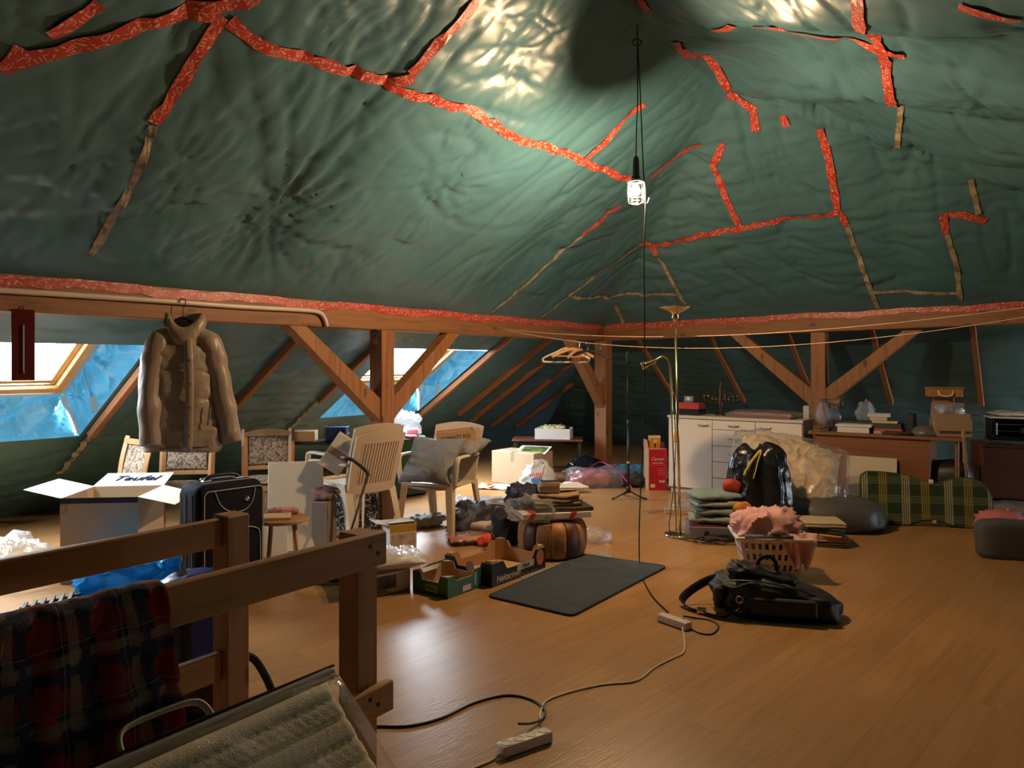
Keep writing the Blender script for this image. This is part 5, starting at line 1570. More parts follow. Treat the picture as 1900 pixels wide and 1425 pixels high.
# beige carton, magazine, low table, bags by the far corner
bx = Vector((.12,8.86,0))
closed_box('beige_carton', 'plain beige moving carton with a tape strip near the far corner', 'box', bx, (.60,.40,.375), mat('beige_carton'), AL, .006, tape=mat('tan_tape'))
t = thing('magazine', 'glossy magazine with a green garden photo on the beige carton', 'magazine', bx+Vector((.13,-.03,.385)), R(-20)); t.rotation_euler = (R(12),0,R(-20)); t.scale = (1.25,1.25,1)
obj('cover', box((-.15,-.11,0), (.15,.11,.006), .001), mat('white_paper'), t)
obj('photo', box((-.11,-.085,.0062), (.13,.085,.0072)), mat('garden_photo', (.10,.14,.03), .35, var=1.0, vscale=20), t)
tb = Vector((.45,9.55,0))
t = thing('low_table', 'low dark table behind the beige carton carrying the white tray', 'table', tb, R(-4))
obj('table_top', box((-.44,-.22,.43), (.44,.22,.455), .004), mat('red_brown_top', (.16,.055,.03), .5), t)
for sx in (-1,1):
    for sy in (-1,1): obj('leg', box((sx*.40-.02,sy*.18-.02,0), (sx*.40+.02,sy*.18+.02,.43), .003), md, t)
t = thing('white_tray', 'white cardboard tray of folded clothes on the low table', 'box', tb+Vector((.08,-.04,.4555)), R(-12))
carton(t, .44, .30, .13, mat('white_carton'), .005)
single('folded_scarf', blob((.36,.24,.09), 95, .25, 7, .35, 12, .8, .8, 44, .1), mat('olive_print_cloth', (.42,.40,.18), .9, var=.7, vscale=22), 'olive and yellow scarf lying in the white tray', 'cloth', tb+Vector((.06,-.04,.535)), R(-12))
single('dark_garment', blob((.26,.18,.07), 96, .25, 7, .35, 12, .8, .8, 34, .1), mat('navy_fabric'), 'dark navy garment beside the olive scarf in the white tray', 'clothing', tb+Vector((.14,-.06,.548)), R(-12))
def carrier():
    t = thing('carrier_bag', 'white plastic carrier bag with red print and blue disc on the floor', 'bag', fl(1000,921), R(-6))
    m = mat('white_polythene', (.62,.65,.70), .3, bump=.5, bscale=14)
    bm = blob((.56,.28,.36), 101, .12, 5, .26, 9, .9, .9, 70, .1, taper=.55)
    obj('body', bm, m, t, smooth=True)
    bm = prism([(-.10,.0),(.09,.0),(.075,.09),(.03,.115),(-.03,.11),(-.08,.08)], .006, 'y')
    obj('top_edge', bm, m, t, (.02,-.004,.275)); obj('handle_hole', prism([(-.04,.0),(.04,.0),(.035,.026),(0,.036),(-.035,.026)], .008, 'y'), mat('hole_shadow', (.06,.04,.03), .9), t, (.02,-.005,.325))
    obj('logo_disc', prism([(.06*math.cos(R(180+k*18)), .06*math.sin(R(180+k*18))) for k in range(11)], .002, 'y'), mat('logo_blue', (.04,.22,.62), .4), t, (-.01,-.150,.205), (R(-22),0,0))
    for k in range(7): obj('logo_mark', box((-.075+.021*k,-.0,.0), (-.062+.021*k,.002,.03)), mat('logo_red', (.65,.05,.10), .4), t, (-.01,-.143,.223+.004*k), (R(-22),0,0))
carrier()
_g = single('garment_bag', blob((.80,.42,.22), 103, .2, 4, .22, 7, .7, .7, 60, .1), clear_plastic('grey_polythene', (.86,.86,.9), .22, .12, .9, 10), 'clear garment bag with pink edging full of clothes, by the microphone stand', 'bag', fl(1110,905)+Vector((0,.12,0)), R(6))
single('pink_clothes', blob((.52,.28,.17), 104, .2, 6, .3, 10, .8, .8, 44, .1), mat('salmon_cloth', (.58,.16,.15), .9), 'salmon pink clothes inside the clear garment bag', 'clothing', fl(1105,905)+Vector((-.02,.14,.005)), R(6))
single('white_clothes', blob((.26,.16,.10), 105, .2, 6, .3, 10, .8, .8, 34, .1), mat('pale_lilac_cloth', (.55,.53,.60), .9), 'pale lilac cloth at the front left of the clear garment bag', 'clothing', fl(1062,914)+Vector((0,.05,.0)), R(-16))
_c = obj('piping', tube(catmull([fl(1050,914)+Vector((0,0,.02)), fl(1054,905)+Vector((0,0,.12)), fl(1090,905)+Vector((0,.05,.20)), fl(1118,900)+Vector((0,.1,.25)), fl(1150,905)+Vector((0,0,.16)), fl(1175,912)+Vector((0,0,.02))], 8), .006, 6), mat('magenta_edge', (.60,.03,.16), .4), None)
_c.parent = _g; _c.matrix_parent_inverse = Matrix.LocRotScale(_g.location, _g.rotation_euler, None).inverted()
single('black_sack', blob((.46,.34,.26), 106, .2, 4, .25, 7, .8, .8, 44, .1, lean=(.3,0)), mat('black_polythene', (.006,.007,.010), .2, bump=.5, bscale=9), 'low black sack in the dark in front of the corner post', 'bag', Vector((.88,9.15,0)), R(15))
single('blue_blanket', blob((.50,.36,.20), 107, .2, 5, .25, 8, .8, .8, 44, .1), mat('petrol_fleece', (.03,.13,.22), .95, bump=.3, bscale=40), 'petrol blue fleece blanket heaped left of the red carton', 'blanket', Vector((1.42,8.95,0)), R(10))
single('grey_sack', blob((.30,.26,.15), 108, .2, 5, .25, 8, .8, .8, 34, .1), mat('charcoal_nylon'), 'dark grey sack between the blue blanket and the red carton', 'bag', Vector((1.36,8.58,0)), R(10))

# ================================================================== clothes line and hangers
h0 = Vector((-.12,7.90,1.775))
hook = at(923,609,7.9)
def sagline(a, b, sag_, n=20):
    return [a.lerp(b, i/n)+Vector((0,0,-sag_*4*(i/n)*(1-i/n))) for i in range(n+1)]
ends = [(at(1900,571,4.6), .13), (at(1900,589,4.6), .20)]
lp = []
ml = mat('line_cord', (.55,.42,.30), .7)
lab = ['upper clothes line strung from the left purlin across to the right', 'lower sagging clothes line strung from the left purlin across to the right']
for (b, sg), l_ in zip(ends, lab):
    L_ = sagline(hook, b, sg)+[b+(b-hook)*.12+Vector((0,0,.06)), b+(b-hook)*.3+Vector((0,0,.2))]; lp.append(L_)
    single('clothes_line', tube(L_, .0032, 5), ml, l_, 'line')
obj_h = single('line_hook', tube(catmull([at_purlin(918, 1.80, -.004), hook+Vector((-.01,0,.02)), hook+Vector((.01,0,0)), hook+Vector((-.005,0,-.012))], 5), .004, 6), M_chrome, 'metal hook in the left purlin holding the clothes lines', 'hook')
def line_pt(L_, px):
    best = min(range(400), key=lambda k: abs((lambda q: q.x/q.y)(seg_pt(L_, k/399))-(px-950)/FPX))
    return seg_pt(L_, best/399)
def seg_pt(L_, f):
    x = f*(len(L_)-1); i = min(int(x), len(L_)-2); return L_[i].lerp(L_[i+1], x-i)
def hanger(label, px, kind, rz, w_=.42, tilt=0):
    p = line_pt(lp[1], px)
    t = thing('clothes_hanger', label, 'hanger', p, rz, 'hangers on the clothes line')
    t.rotation_euler = (0, tilt, rz)
    obj('hook', tube(catmull([(-.016,0,-.012),(-.012,0,.006),(.0,0,.0075),(.014,0,-.004),(.008,0,-.03),(0,0,-.05),(0,0,-.08)], 5), .0025, 6), M_chrome, t)
    if kind == 'wire':
        obj('frame', tube(catmull([(0,0,-.075),(-.10,0,-.115),(-w_/2,0,-.165),(-w_/2-.012,0,-.19),(-w_/2+.01,0,-.205),(0,0,-.208),(w_/2-.01,0,-.205),(w_/2+.012,0,-.19),(w_/2,0,-.165),(.10,0,-.115)], 5, True), .0085, 8, True), mat('white_hanger', (.66,.62,.58), .35), t, smooth=True)
    elif kind == 'wood':
        obj('yoke', tube(catmull([(-w_/2,0,-.15),(-.1,0,-.10),(0,0,-.075),(.1,0,-.10),(w_/2,0,-.15)], 6), .016, 8, rx=.007), M_chairwood, t, smooth=True)
        obj('bar', tube([(-w_/2+.03,0,-.142),(w_/2-.03,0,-.142)], .007, 6), M_chairwood, t)
    else:
        obj('yoke', tube(catmull([(-w_/2,0,-.15),(-.1,0,-.095),(0,0,-.075),(.1,0,-.095),(w_/2,0,-.15)], 6), .012, 8), M_black, t, smooth=True)
hanger('white plastic hanger hanging nearest on the clothes line', 1050, 'wire', R(-14))
hanger('blond wooden hanger just behind the white one on the clothes line', 1063, 'wood', R(16))
hanger('second blond wooden hanger seen edge-on in the cluster on the line', 1074, 'wood', R(55))
hanger('black plastic hanger at the right of the cluster on the line', 1090, 'black', R(-22))

# ================================================================== microphone stand, floor lamp, red carton, sideboard
def mic_stand():
    b = fl(1166,925); t = thing('microphone_stand', 'tall black microphone stand on a folding tripod base', 'stand', b)
    ht = EYE+(HOR-652)/FPX*b.y
    obj('lower_pole', tube([(0,0,.10),(0,0,.78)], .014, 10), M_black, t, smooth=True)
    obj('upper_pole', tube([(0,0,.78),(-.012,0,ht-.12)], .009, 10), M_dark, t, smooth=True)
    obj('clutch', tube([(0,0,.74),(0,0,.82)], .019, 10), M_black, t, smooth=True)
    obj('yellow_ring', tube([(0,0,.365),(0,0,.385)], .0165, 12), mat('yellow_ring', (.65,.42,.03), .4), t)
    obj('hub', lathe([(0,.06),(.022,.06),(.024,.11),(.016,.13),(0,.13)], 14), M_black, t, smooth=True)
    for a in (95, 205, 330):
        ca, sa = math.cos(R(a)), math.sin(R(a))
        l_ = obj('leg', tube([(0,0,.085),(.085*ca,.085*sa,.045),(.19*ca,.19*sa,.010)], .008, 6), M_black, t, smooth=True)
        obj('rubber_foot', tube([(.17*ca,.17*sa,.016),(.20*ca,.20*sa,.010)], .010, 6), M_black, l_)
    c = obj('clip', tube([(-.012,0,ht-.12),(-.013,0,ht-.02)], [.013,.013], 8), M_black, t)
    obj('clip_jaw', box((-.025,-.012,ht-.035), (0,.012,ht), .004), M_black, c)
mic_stand()
def floor_lamp():
    b = fl(1262,994); t = thing('floor_lamp', 'brass uplighter floor lamp with a small reading arm', 'lamp', b)
    ht = EYE+(HOR-570)/FPX*b.y
    obj('base', lathe([(0,0),(.125,0),(.13,.008),(.125,.018),(.06,.028),(.02,.034),(0,.034)], 40), M_brass, t, smooth=True)
    obj('pole', tube([(0,0,.03),(-.038,0,ht-.14)], .0115, 12), M_brass, t, smooth=True)
    obj('pole', tube(catmull([(-.035,-.01,.03),(-.05,-.01,.5),(-.068,-.01,1.0),(-.078,-.01,1.30),(-.095,-.01,1.42),(-.14,-.01,1.455),(-.18,-.01,1.44),(-.215,-.01,1.415)], 8), .008, 10), M_brass, t, smooth=True)
    s_ = obj('reading_head', lathe([(0,0),(.016,0),(.020,.01),(.020,.06),(.026,.075),(.034,.115),(.030,.115),(.022,.08),(0,.07)], 20), M_brass, t, (-.205,-.01,1.42), (0,R(-112),0), True)
    obj('bulb', lathe([(0,.07),(.018,.085),(.022,.105),(0,.115)], 14), mat('cold_bulb', (.6,.55,.45), .2), s_, smooth=True)
    u = obj('uplight_bowl', lathe([(0,-.12),(.014,-.12),(.022,-.10),(.030,-.085),(.026,-.06),(.03,-.05),(.09,-.028),(.135,-.006),(.142,0),(.137,.001),(.09,-.02),(0,-.04)], 40), M_brass, t, (-.038,0,ht), (0,0,0), True)
    cp = catmull([(-.03,-.02,1.02),(-.035,-.03,.98),(-.03,-.03,.9),(-.025,-.032,.80)], 6)
    obj('cord', tube(catmull([(-.04,-.018,.99),(-.048,-.026,1.02),(-.052,-.03,.96),(-.046,-.032,.86),(-.045,-.033,.70),(-.06,-.035,.42),(-.085,-.04,.20),(-.10,-.05,.09),(-.08,-.06,.03),(.0,-.18,.006),(.08,-.22,.006)], 6), .0035, 6), M_black, t)
    obj('switch', box((-.058,-.042,.76), (-.034,-.022,.84), .005, 2), mat('amber_switch', (.55,.28,.06), .35), t)
    # slack flex heaped at the foot
    rnd = random.Random(4)
    for k in range(7):
        pts = []
        c0 = Vector((.20+.03*rnd.random(),-.24-.03*rnd.random(),0))
        for i in range(9):
            a = 2*math.pi*i/9+k
            pts.append(c0+Vector(((.13+.05*rnd.random())*math.cos(a)+.03*k*.4, (.055+.03*rnd.random())*math.sin(a), .006+.006*k+.02*rnd.random())))
        obj('flex_coil', tube(catmull(pts, 4, True), .0038, 5, True), M_black, t)
    obj('plug', box((.36,-.32,.003), (.46,-.275,.04), .012, 2), M_black, t)
    obj('plug', box((.15,-.20,.045), (.185,-.17,.08), .006, 2), M_black, t)
floor_lamp()
def red_carton():
    b = fl(1216,910)+Vector((.02,.12,0)); t = thing('red_carton', 'tall red printed carton standing left of the white sideboard', 'box', b, R(4))
    mr = mat('red_carton_print', (.52,.012,.035), .4)
    carton(t, .20, .22, .455, mat('brown_carton'), .004)
    obj('red_face', box((-.0985,-.1115,.0), (.0985,-.1102,.453)), mr, t)
    obj('fold_line', box((-.0985,-.1122,.275), (.0985,-.1116,.278)), mat('pale_red', (.62,.20,.20), .5), t)
    mw_ = mat('white_print')
    text('lettering', 'Canon', .052, mw_, t, (0,-.1118,.345), (R(90),0,0))
    for k in range(5): obj('print_mark', box((-.055+.024*k,-.1122,.295), (-.037+.024*k,-.1116,.305)), mw_, t)
    for k in range(4): obj('print_line', box((-.0,-.1122,.17+.022*k), (.085,-.1116,.175+.022*k)), mat('pale_red'), t)
    obj('label', box((.015,-.1122,.085), (.08,-.1116,.108)), mw_, t); obj('label', box((-.08,-.1122,.03), (-.03,-.1116,.07)), mw_, t)
    flap(t, (-.10,0,.455), (0,1,0), (-1,0,0), .21, .10, R(80), mat('brown_carton'))
    flap(t, (0,-.11,.455), (1,0,0), (0,1,0), .19, .09, R(-3), mat('white_carton'))
    t2 = closed_box('orange_carton', 'orange product box sticking out of the red carton', 'box', b+Vector((-.0,.045,.29)), (.125,.07,.30), mat('orange_print', (.70,.26,.02), .45), R(4))
    obj('picture', lathe([(0,0),(.022,0),(.022,.001),(0,.001)], 16), mw_, t2, (.0,-.0352,.235), (R(90),0,0))
    obj('print', box((-.008,-.0362,.17), (.008,-.0352,.22)), M_dark, t2)
    obj('top_band', box((-.062,-.0362,.275), (.062,-.0352,.299)), mw_, t2)
    closed_box('maroon_pack', 'small maroon pack beside the orange box in the red carton', 'box', b+Vector((.078,.0,.30)), (.03,.10,.22), mat('maroon', (.12,.015,.02), .5), R(4))
red_carton()
def sideboard():
    # front left foot, facing the room
    fl_ = fl(1240,911)
    t = thing('white_sideboard', 'long white sideboard with drawers and slim handles at the far end', 'sideboard', fl_, AL)
    m = mat('white_laminate', (.68,.61,.53), .45); ms = mat('greyed_side', (.45,.42,.38), .5)
    W_, D_, H_ = 1.42, .40, .835
    obj('carcass', box((0,.012,.05), (W_,D_,H_-.03), .002), m, t)
    obj('plinth', box((.02,.03,0), (W_-.02,D_-.02,.05)), m, t)
    obj('worktop', box((-.008,-.014,H_-.03), (W_+.008,D_+.005,H_), .004), mat('sideboard_top', (.55,.50,.45), .35), t)
    x1, x2, x3 = .50, .955, W_-.004
    def front(name, a, b, c, d, hx, hz):
        f = obj(name, box((a+.003,-.006,c+.003), (b-.003,.011,d-.003), .002), m, t)
        if hx is not None:
            hd = catmull([(hx-.055,-.008,hz),(hx-.05,-.024,hz-.002),(hx,-.028,hz-.006),(hx+.05,-.024,hz-.002),(hx+.055,-.008,hz)], 5)
            obj('handle', tube(hd, .0055, 8), mat('dull_brass', (.42,.36,.28), .35, .8), f, smooth=True)
    zt = H_-.035
    front('filler_panel', .012, .13, .055, zt, None, 0); front('cupboard_door', .13, x1, .055, zt, x1-.10, zt-.055)
    hs = [zt, zt-.10, zt-.27, zt-.44, zt-.61, .055]
    for i in range(5): front('drawer', x1, x2, hs[i+1], hs[i], (x1+x2)/2, hs[i]-(.05 if i == 0 else .085))
    front('flap_door', x2, x3, .40, zt, x2+.10, zt-.055); front('cupboard_door', x2, x3, .055, .40, x2+.10, .35)
    return t, fl_
sb, sb0 = sideboard()
cA, sA = math.cos(AL), math.sin(AL)
def sbp(x, y, z=.8355): return sb0+Vector((x*cA-y*sA, x*sA+y*cA, z))
closed_box('black_case', 'black flat case at the bottom of the small stack on the sideboard', 'box', sbp(.16,.20), (.30,.20,.06), mat('black_lacquer', (.01,.01,.012), .3), AL)
closed_box('red_case', 'red flat box on the black case on the sideboard', 'box', sbp(.17,.20,.896), (.27,.18,.07), mat('red_lacquer', (.42,.05,.045), .35), AL)
t = thing('mantel_clock', 'small glass and metal clock on the red box', 'clock', sbp(.16,.20,.9665), AL)
obj('base', box((-.06,-.03,0), (.06,.03,.012), .002), M_chrome, t); obj('case', box((-.05,-.025,.012), (.05,.025,.07), .008, 2), mat('smoked_glass', (.25,.26,.27), .15), t); obj('dial', lathe([(0,0),(.02,0),(.02,.002),(0,.002)], 16), mw, t, (0,-.0255,.042), (R(90),0,0))
def candelabra():
    t = thing('candelabra', 'dark brass many-armed candelabra standing on the sideboard', 'candelabra', sbp(.50,.24), AL)
    m = mat('aged_brass', (.10,.06,.03), .35, .9)
    obj('stem', lathe([(0,0),(.055,0),(.05,.015),(.018,.03),(.013,.06),(.022,.10),(.018,.18),(.010,.24),(.012,.30),(.006,.33),(.012,.345),(.004,.37),(0,.41)], 18), m, t, smooth=True)
    for k in range(4):
        for sx in (-1,1):
            r_ = .045+.045*k; top = .27-.045*max(0,k-1)
            ob = obj('arm', tube(catmull([(0,0,.30-.05*k),(sx*r_*.5,0,.31-.055*k) if k < 2 else (sx*r_*.5,0,.14),(sx*r_,0,.24-.03*k) if k < 2 else (sx*r_,0,.16),(sx*r_,0,.17 if k < 2 else .20)], 5), .005, 6), m, t)
            obj('cup', lathe([(0,0),(.014,.004),(.016,.02),(.012,.02),(0,.008)], 10), M_brass, ob, (sx*r_,0,.165 if k < 2 else .198))
candelabra()
t = closed_box('framed_picture', 'brown framed picture wrapped in clear film lying on the sideboard', 'picture', sbp(.98,.19), (.62,.30,.025), mat('brown_frame', (.22,.10,.07), .5), AL)
single('film_wrap', pillow(.74,.37,.075,121,.012,40,.02), M_clear, 'clear film parcel on the sideboard around the framed picture', 'plastic wrap', sbp(.98,.19), AL)
closed_box('framed_picture', 'second brown picture on top inside the film on the sideboard', 'picture', sbp(1.0,.20,.8615), (.58,.26,.03), mat('rose_frame', (.28,.14,.11), .5), AL)
closed_box('file_box', 'pale file box standing at the right end of the sideboard', 'box', sbp(1.38,.33,.8355), (.06,.10,.13), mat('greyed_side', (.45,.42,.38), .5), AL)

# ------------------------------------------------------------------ desk
DF = P(7.72, -1.93, 0)          # front left foot
def dk(x, y, z): return DF+Vector((x*cA-y*sA, x*sA+y*cA, z))
t = thing('brown_desk', 'brown panel-fronted desk covered with books and bags at the far right', 'desk', DF, AL)
mdk = wood('walnut_laminate', (.20,.075,.026), (.15,.052,.018), .8, .45, 0, False)
obj('desk_top', box((0,0,.705), (1.30,.55,.735), .003), mdk, t)
obj('front_panel', box((.06,.03,.0), (1.05,.05,.704), .002), mdk, t)
for x in (.06,1.03): obj('side_panel', box((x,.05,0), (x+.022,.52,.704), .002), mdk, t)
obj('leg', tube([(1.26,.06,.705),(1.26,.06,0)], .016, 8), mdk, t); obj('leg', tube([(1.26,.50,.705),(1.26,.50,0)], .016, 8), mdk, t)
o = obj('cream_picture_board', box((0,0,0), (.43,.012,.52), .002), mat('cream_panel', (.52,.42,.31), .7), None, dk(.36,-.055,.004), (R(-5),0,AL)); tag(o, 'square cream panel leaning against the front of the brown desk', 'panel')
tops = [('white box of cards', .43, .14, (.30,.20,.062), mat('white_carton')), ]
zd = .7355
closed_box('white_box', 'lower white box lying on the desk front', 'box', dk(.40,.12,zd), (.28,.18,.055), mat('white_carton'), AL+R(4))
closed_box('white_book', 'white book on the lower white box on the desk', 'book', dk(.405,.125,zd+.056), (.32,.20,.022), mat('white_carton'), AL+R(2))
for i, (x, y, z, sx, sy, h, c, l_) in enumerate((
    (.70,.16,0,.24,.17,.028,(.42,.36,.28),'pale book lowest in the stack beside the white boxes on the desk'),
    (.70,.16,.0285,.25,.17,.022,(.40,.07,.06),'red book on the pale book on the desk'),
    (.69,.17,.051,.24,.17,.045,(.035,.03,.028),'thick dark book on the red book on the desk'),
    (.66,.20,.0965,.22,.15,.02,(.50,.43,.30),'thin cream book on the dark book on the desk'),
    (.60,.22,.117,.15,.15,.035,(.45,.36,.24),'tan book near the top of the desk stack'),
    (.60,.22,.1525,.20,.15,.032,(.50,.50,.48),'grey-white topmost book of the desk stack'))):
    closed_box('book', l_, 'book', dk(x,y,zd+z), (sx,sy,h), mat('book_%d' % i, c, .6), AL+R(3*i-6), .002, 'books stacked on the desk')
closed_box('dark_folder_box', 'upright dark magazine file behind the book stack', 'box', dk(.88,.24,zd), (.05,.22,.19), mat('dark_file', (.02,.014,.012), .5), AL)
closed_box('dark_tray', 'long dark letter tray behind the white boxes', 'tray', dk(.42,.38,zd), (.50,.24,.10), mat('dark_tray', (.022,.022,.024), .5), AL)
mb_ = clear_plastic('bag_polythene', (.9,.92,1), .20, .12, .9, 12)
single('plastic_bag', blob((.17,.15,.20), 131, .25, 7, .3, 12, .8, .8, 44, .1), clear_plastic('bluish_polythene', (.8,.85,.95), .3, .12, .9, 12), 'standing translucent bluish bag behind the white boxes on the desk', 'bag', dk(.45,.38,zd+.1005), R(10))
single('plastic_bag', blob((.16,.14,.24), 132, .25, 7, .3, 12, .8, .8, 44, .1, taper=.4), mb_, 'narrow clear bag at the left end of the desk', 'bag', dk(.16,.34,zd), R(10))
def desk_lamp():
    t = thing('desk_lamp', 'old clip desk lamp wrapped in clear film at the left of the desk', 'lamp', dk(.12,.16,zd), AL)
    obj('base', box((-.03,-.04,0), (.05,.04,.03), .006, 2), M_black, t)
    obj('arm', tube(catmull([(0,0,.03),(.005,0,.12),(-.03,0,.24),(-.01,0,.29)], 6), .008, 8), M_chrome, t, smooth=True)
    s_ = obj('shade', lathe([(.018,0),(.022,.03),(.045,.10),(.06,.14),(.056,.14),(.04,.10),(0,.03)], 20), mat('olive_shade', (.12,.085,.05), .4), t, (.02,0,.29), (0,R(95),0), True)
    obj('socket', tube([(-.03,0,.292),(.03,0,.292)], .02, 10), M_black, t)
    obj('cord', tube(catmull([(.05,-.03,.01),(-.0,-.10,.012),(-.06,-.13,.006),(-.09,-.17,.004),(-.1,-.18,-.02)], 6), .003, 5), ml, t)
desk_lamp()
single('lamp_wrap', blob((.15,.14,.27), 133, .2, 7, .3, 12, .8, .8, 40, .02, taper=.3), mb_, 'loose clear film hanging round the desk lamp', 'plastic wrap', dk(.10,.16,zd+.04), R(0))
single('grey_bowl', lathe([(0,.10),(.05,.094),(.09,.07),(.115,.03),(.12,0),(.11,0),(0,.0)], 28), mat('grey_enamel', (.10,.09,.085), .3), 'upturned grey bowl near the right end of the desk top', 'bowl', dk(1.0,.14,zd))
single('dark_cloth', blob((.24,.14,.035), 134, .3, 9, .4, 14, .8, .8, 30, .1), mat('dark_brown_cloth'), 'dark brown crumpled cloth at the front edge of the desk', 'cloth', dk(.78,.06,zd), AL)
cz = dk(1.19,.24,zd)
t = closed_box('brown_carton', 'brown carton at the right end of the desk, lowest of its stack', 'box', cz, (.30,.26,.155), mat('dull_carton', (.30,.20,.13), .8), AL+R(16))
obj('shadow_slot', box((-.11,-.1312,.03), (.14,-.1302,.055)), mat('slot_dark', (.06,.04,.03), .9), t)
t = thing('lidded_carton', 'open carton with raised lid on the lowest brown carton', 'box', cz+Vector((0,0,.1555)), AL+R(16))
carton(t, .28, .22, .05, mat('dull_carton'), .004); flap(t, (0,.11,.05), (1,0,0), (0,1,0), .28, .09, R(90), mat('dull_carton'))
single('plastic_bag', blob((.25,.19,.13), 135, .25, 7, .3, 12, .8, .8, 44, .1), mb_, 'clear crumpled bag bulging out of the open carton on the desk', 'bag', cz+Vector((.0,-.0,.16)), R(10))
st_ = closed_box('wooden_stand', 'stacked wooden block behind the clear bag, under the wooden case', 'box', cz+Vector((.03,.165,0)), (.17,.06,.352), mat('oak_block', (.30,.14,.05), .5), AL+R(16))
t = thing('wooden_case', 'small wooden case with white cord handle topmost over the desk', 'case', cz+Vector((.03,.155,.353)), AL+R(16))
obj('body', box((-.14,-.09,0), (.14,.09,.075), .003), wood('oak_case', (.36,.17,.06), (.27,.11,.035), 1, .45, 0, False), t)
obj('lid', box((-.147,-.097,.076), (.147,.097,.088), .002), wood('oak_case', (1,1,1), (1,1,1)), t)
obj('cord_handle', tube(catmull([(-.06,-.092,.055),(-.05,-.11,.02),(0,-.115,.005),(.05,-.11,.02),(.06,-.092,.055)], 6), .006, 6), mat('white_rope', (.6,.52,.42), .8), t, smooth=True)
# broom handle at the desk's right
single('broom_stick', tube([dk(1.36,.10,.0), dk(1.315,.02,.735), dk(1.29,-.02,1.1)][:2]+[dk(1.31,.01,.80)], .014, 8), mat('pale_stick', (.30,.18,.09), .6), 'wooden broomstick leaning at the right end of the desk', 'stick')
single('dark_sack', blob((.40,.35,.50), 137, .08, 4, .05, 6, .5, .5, 34, .06), mat('dark_leather', (.02,.014,.010), .45), 'dark rounded sack under the open end of the desk', 'bag', dk(1.17,.30,0), AL)

# right-hand cabinet with printer clutter
RB = Vector((4.72,7.62,0)); rb_a = AL+R(14)
t = thing('brown_cabinet', 'low red-brown cabinet at the right edge carrying a printer', 'cabinet', RB, rb_a)
mrb = wood('mahogany_laminate', (.13,.036,.016), (.095,.026,.012), .8, .45, 0, False)
obj('carcass', box((0,0,.045), (.90,.45,.56), .003), mrb, t); obj('top', box((-.012,-.015,.56), (.912,.46,.585), .003), mrb, t); obj('plinth', box((.02,.02,0), (.88,.43,.045)), M_dark, t)
obj('door', box((.012,-.008,.06), (.45,-.001,.55), .002), mrb, t); obj('door', box((.455,-.008,.06), (.888,-.001,.55), .002), mrb, t)
c2, s2 = math.cos(rb_a), math.sin(rb_a)
def rp(x, y, z): return RB+Vector((x*c2-y*s2, x*s2+y*c2, z))
for k in range(3): closed_box('folder', ['bottom folder under the printer on the right cabinet','middle folder under the printer on the right cabinet','top folder with a corner hanging out under the printer'][k], 'folder', rp(.42,.20,.5855+.014*k), (.70-.04*k,.34,.013), mat('folder_%d' % k, [(.10,.06,.04),(.16,.13,.10),(.07,.05,.045)][k], .7), rb_a+R(3*k-3), .002)
t = thing('printer', 'open-framed dark printer with glinting rods on the right cabinet', 'printer', rp(.40,.20,.629), rb_a)
obj('base', box((-.28,-.16,0), (.28,.16,.03), .004), M_dark, t); obj('back', box((-.28,.12,.03), (.28,.16,.20), .004), M_dark, t); obj('top', box((-.28,-.10,.20), (.28,.16,.215), .003), M_dark, t)
for sx in (-1,1): obj('side', box((sx*.27-.01,-.14,.03), (sx*.27+.01,.13,.20), .003), M_dark, t)
for zz in (.08,.15): obj('rod', tube([(-.26,-.05,zz),(.26,-.05,zz)], .006, 8), M_chrome, t)
obj('lever', tube([(-.24,-.145,.05),(-.24,-.145,.17)], .008, 8), mw, t)
obj('carriage', box((-.02,-.09,.06), (.10,-.02,.12), .006), mat('rusty', (.12,.05,.03), .5), t)
single('paper_ream', box((-.30,-.17,0), (.30,.15,.014), .002), mat('white_carton'), 'flat white board on top of the printer', 'board', rp(.40,.20,.8445), rb_a, smooth=False)
single('white_bag', pillow(.62,.30,.06,141,.014,36,.08), mat('white_cloth_bag', (.50,.46,.40), .6, bump=.3, bscale=12), 'white crumpled bag lying topmost on the printer', 'bag', rp(.42,.20,.859), rb_a)

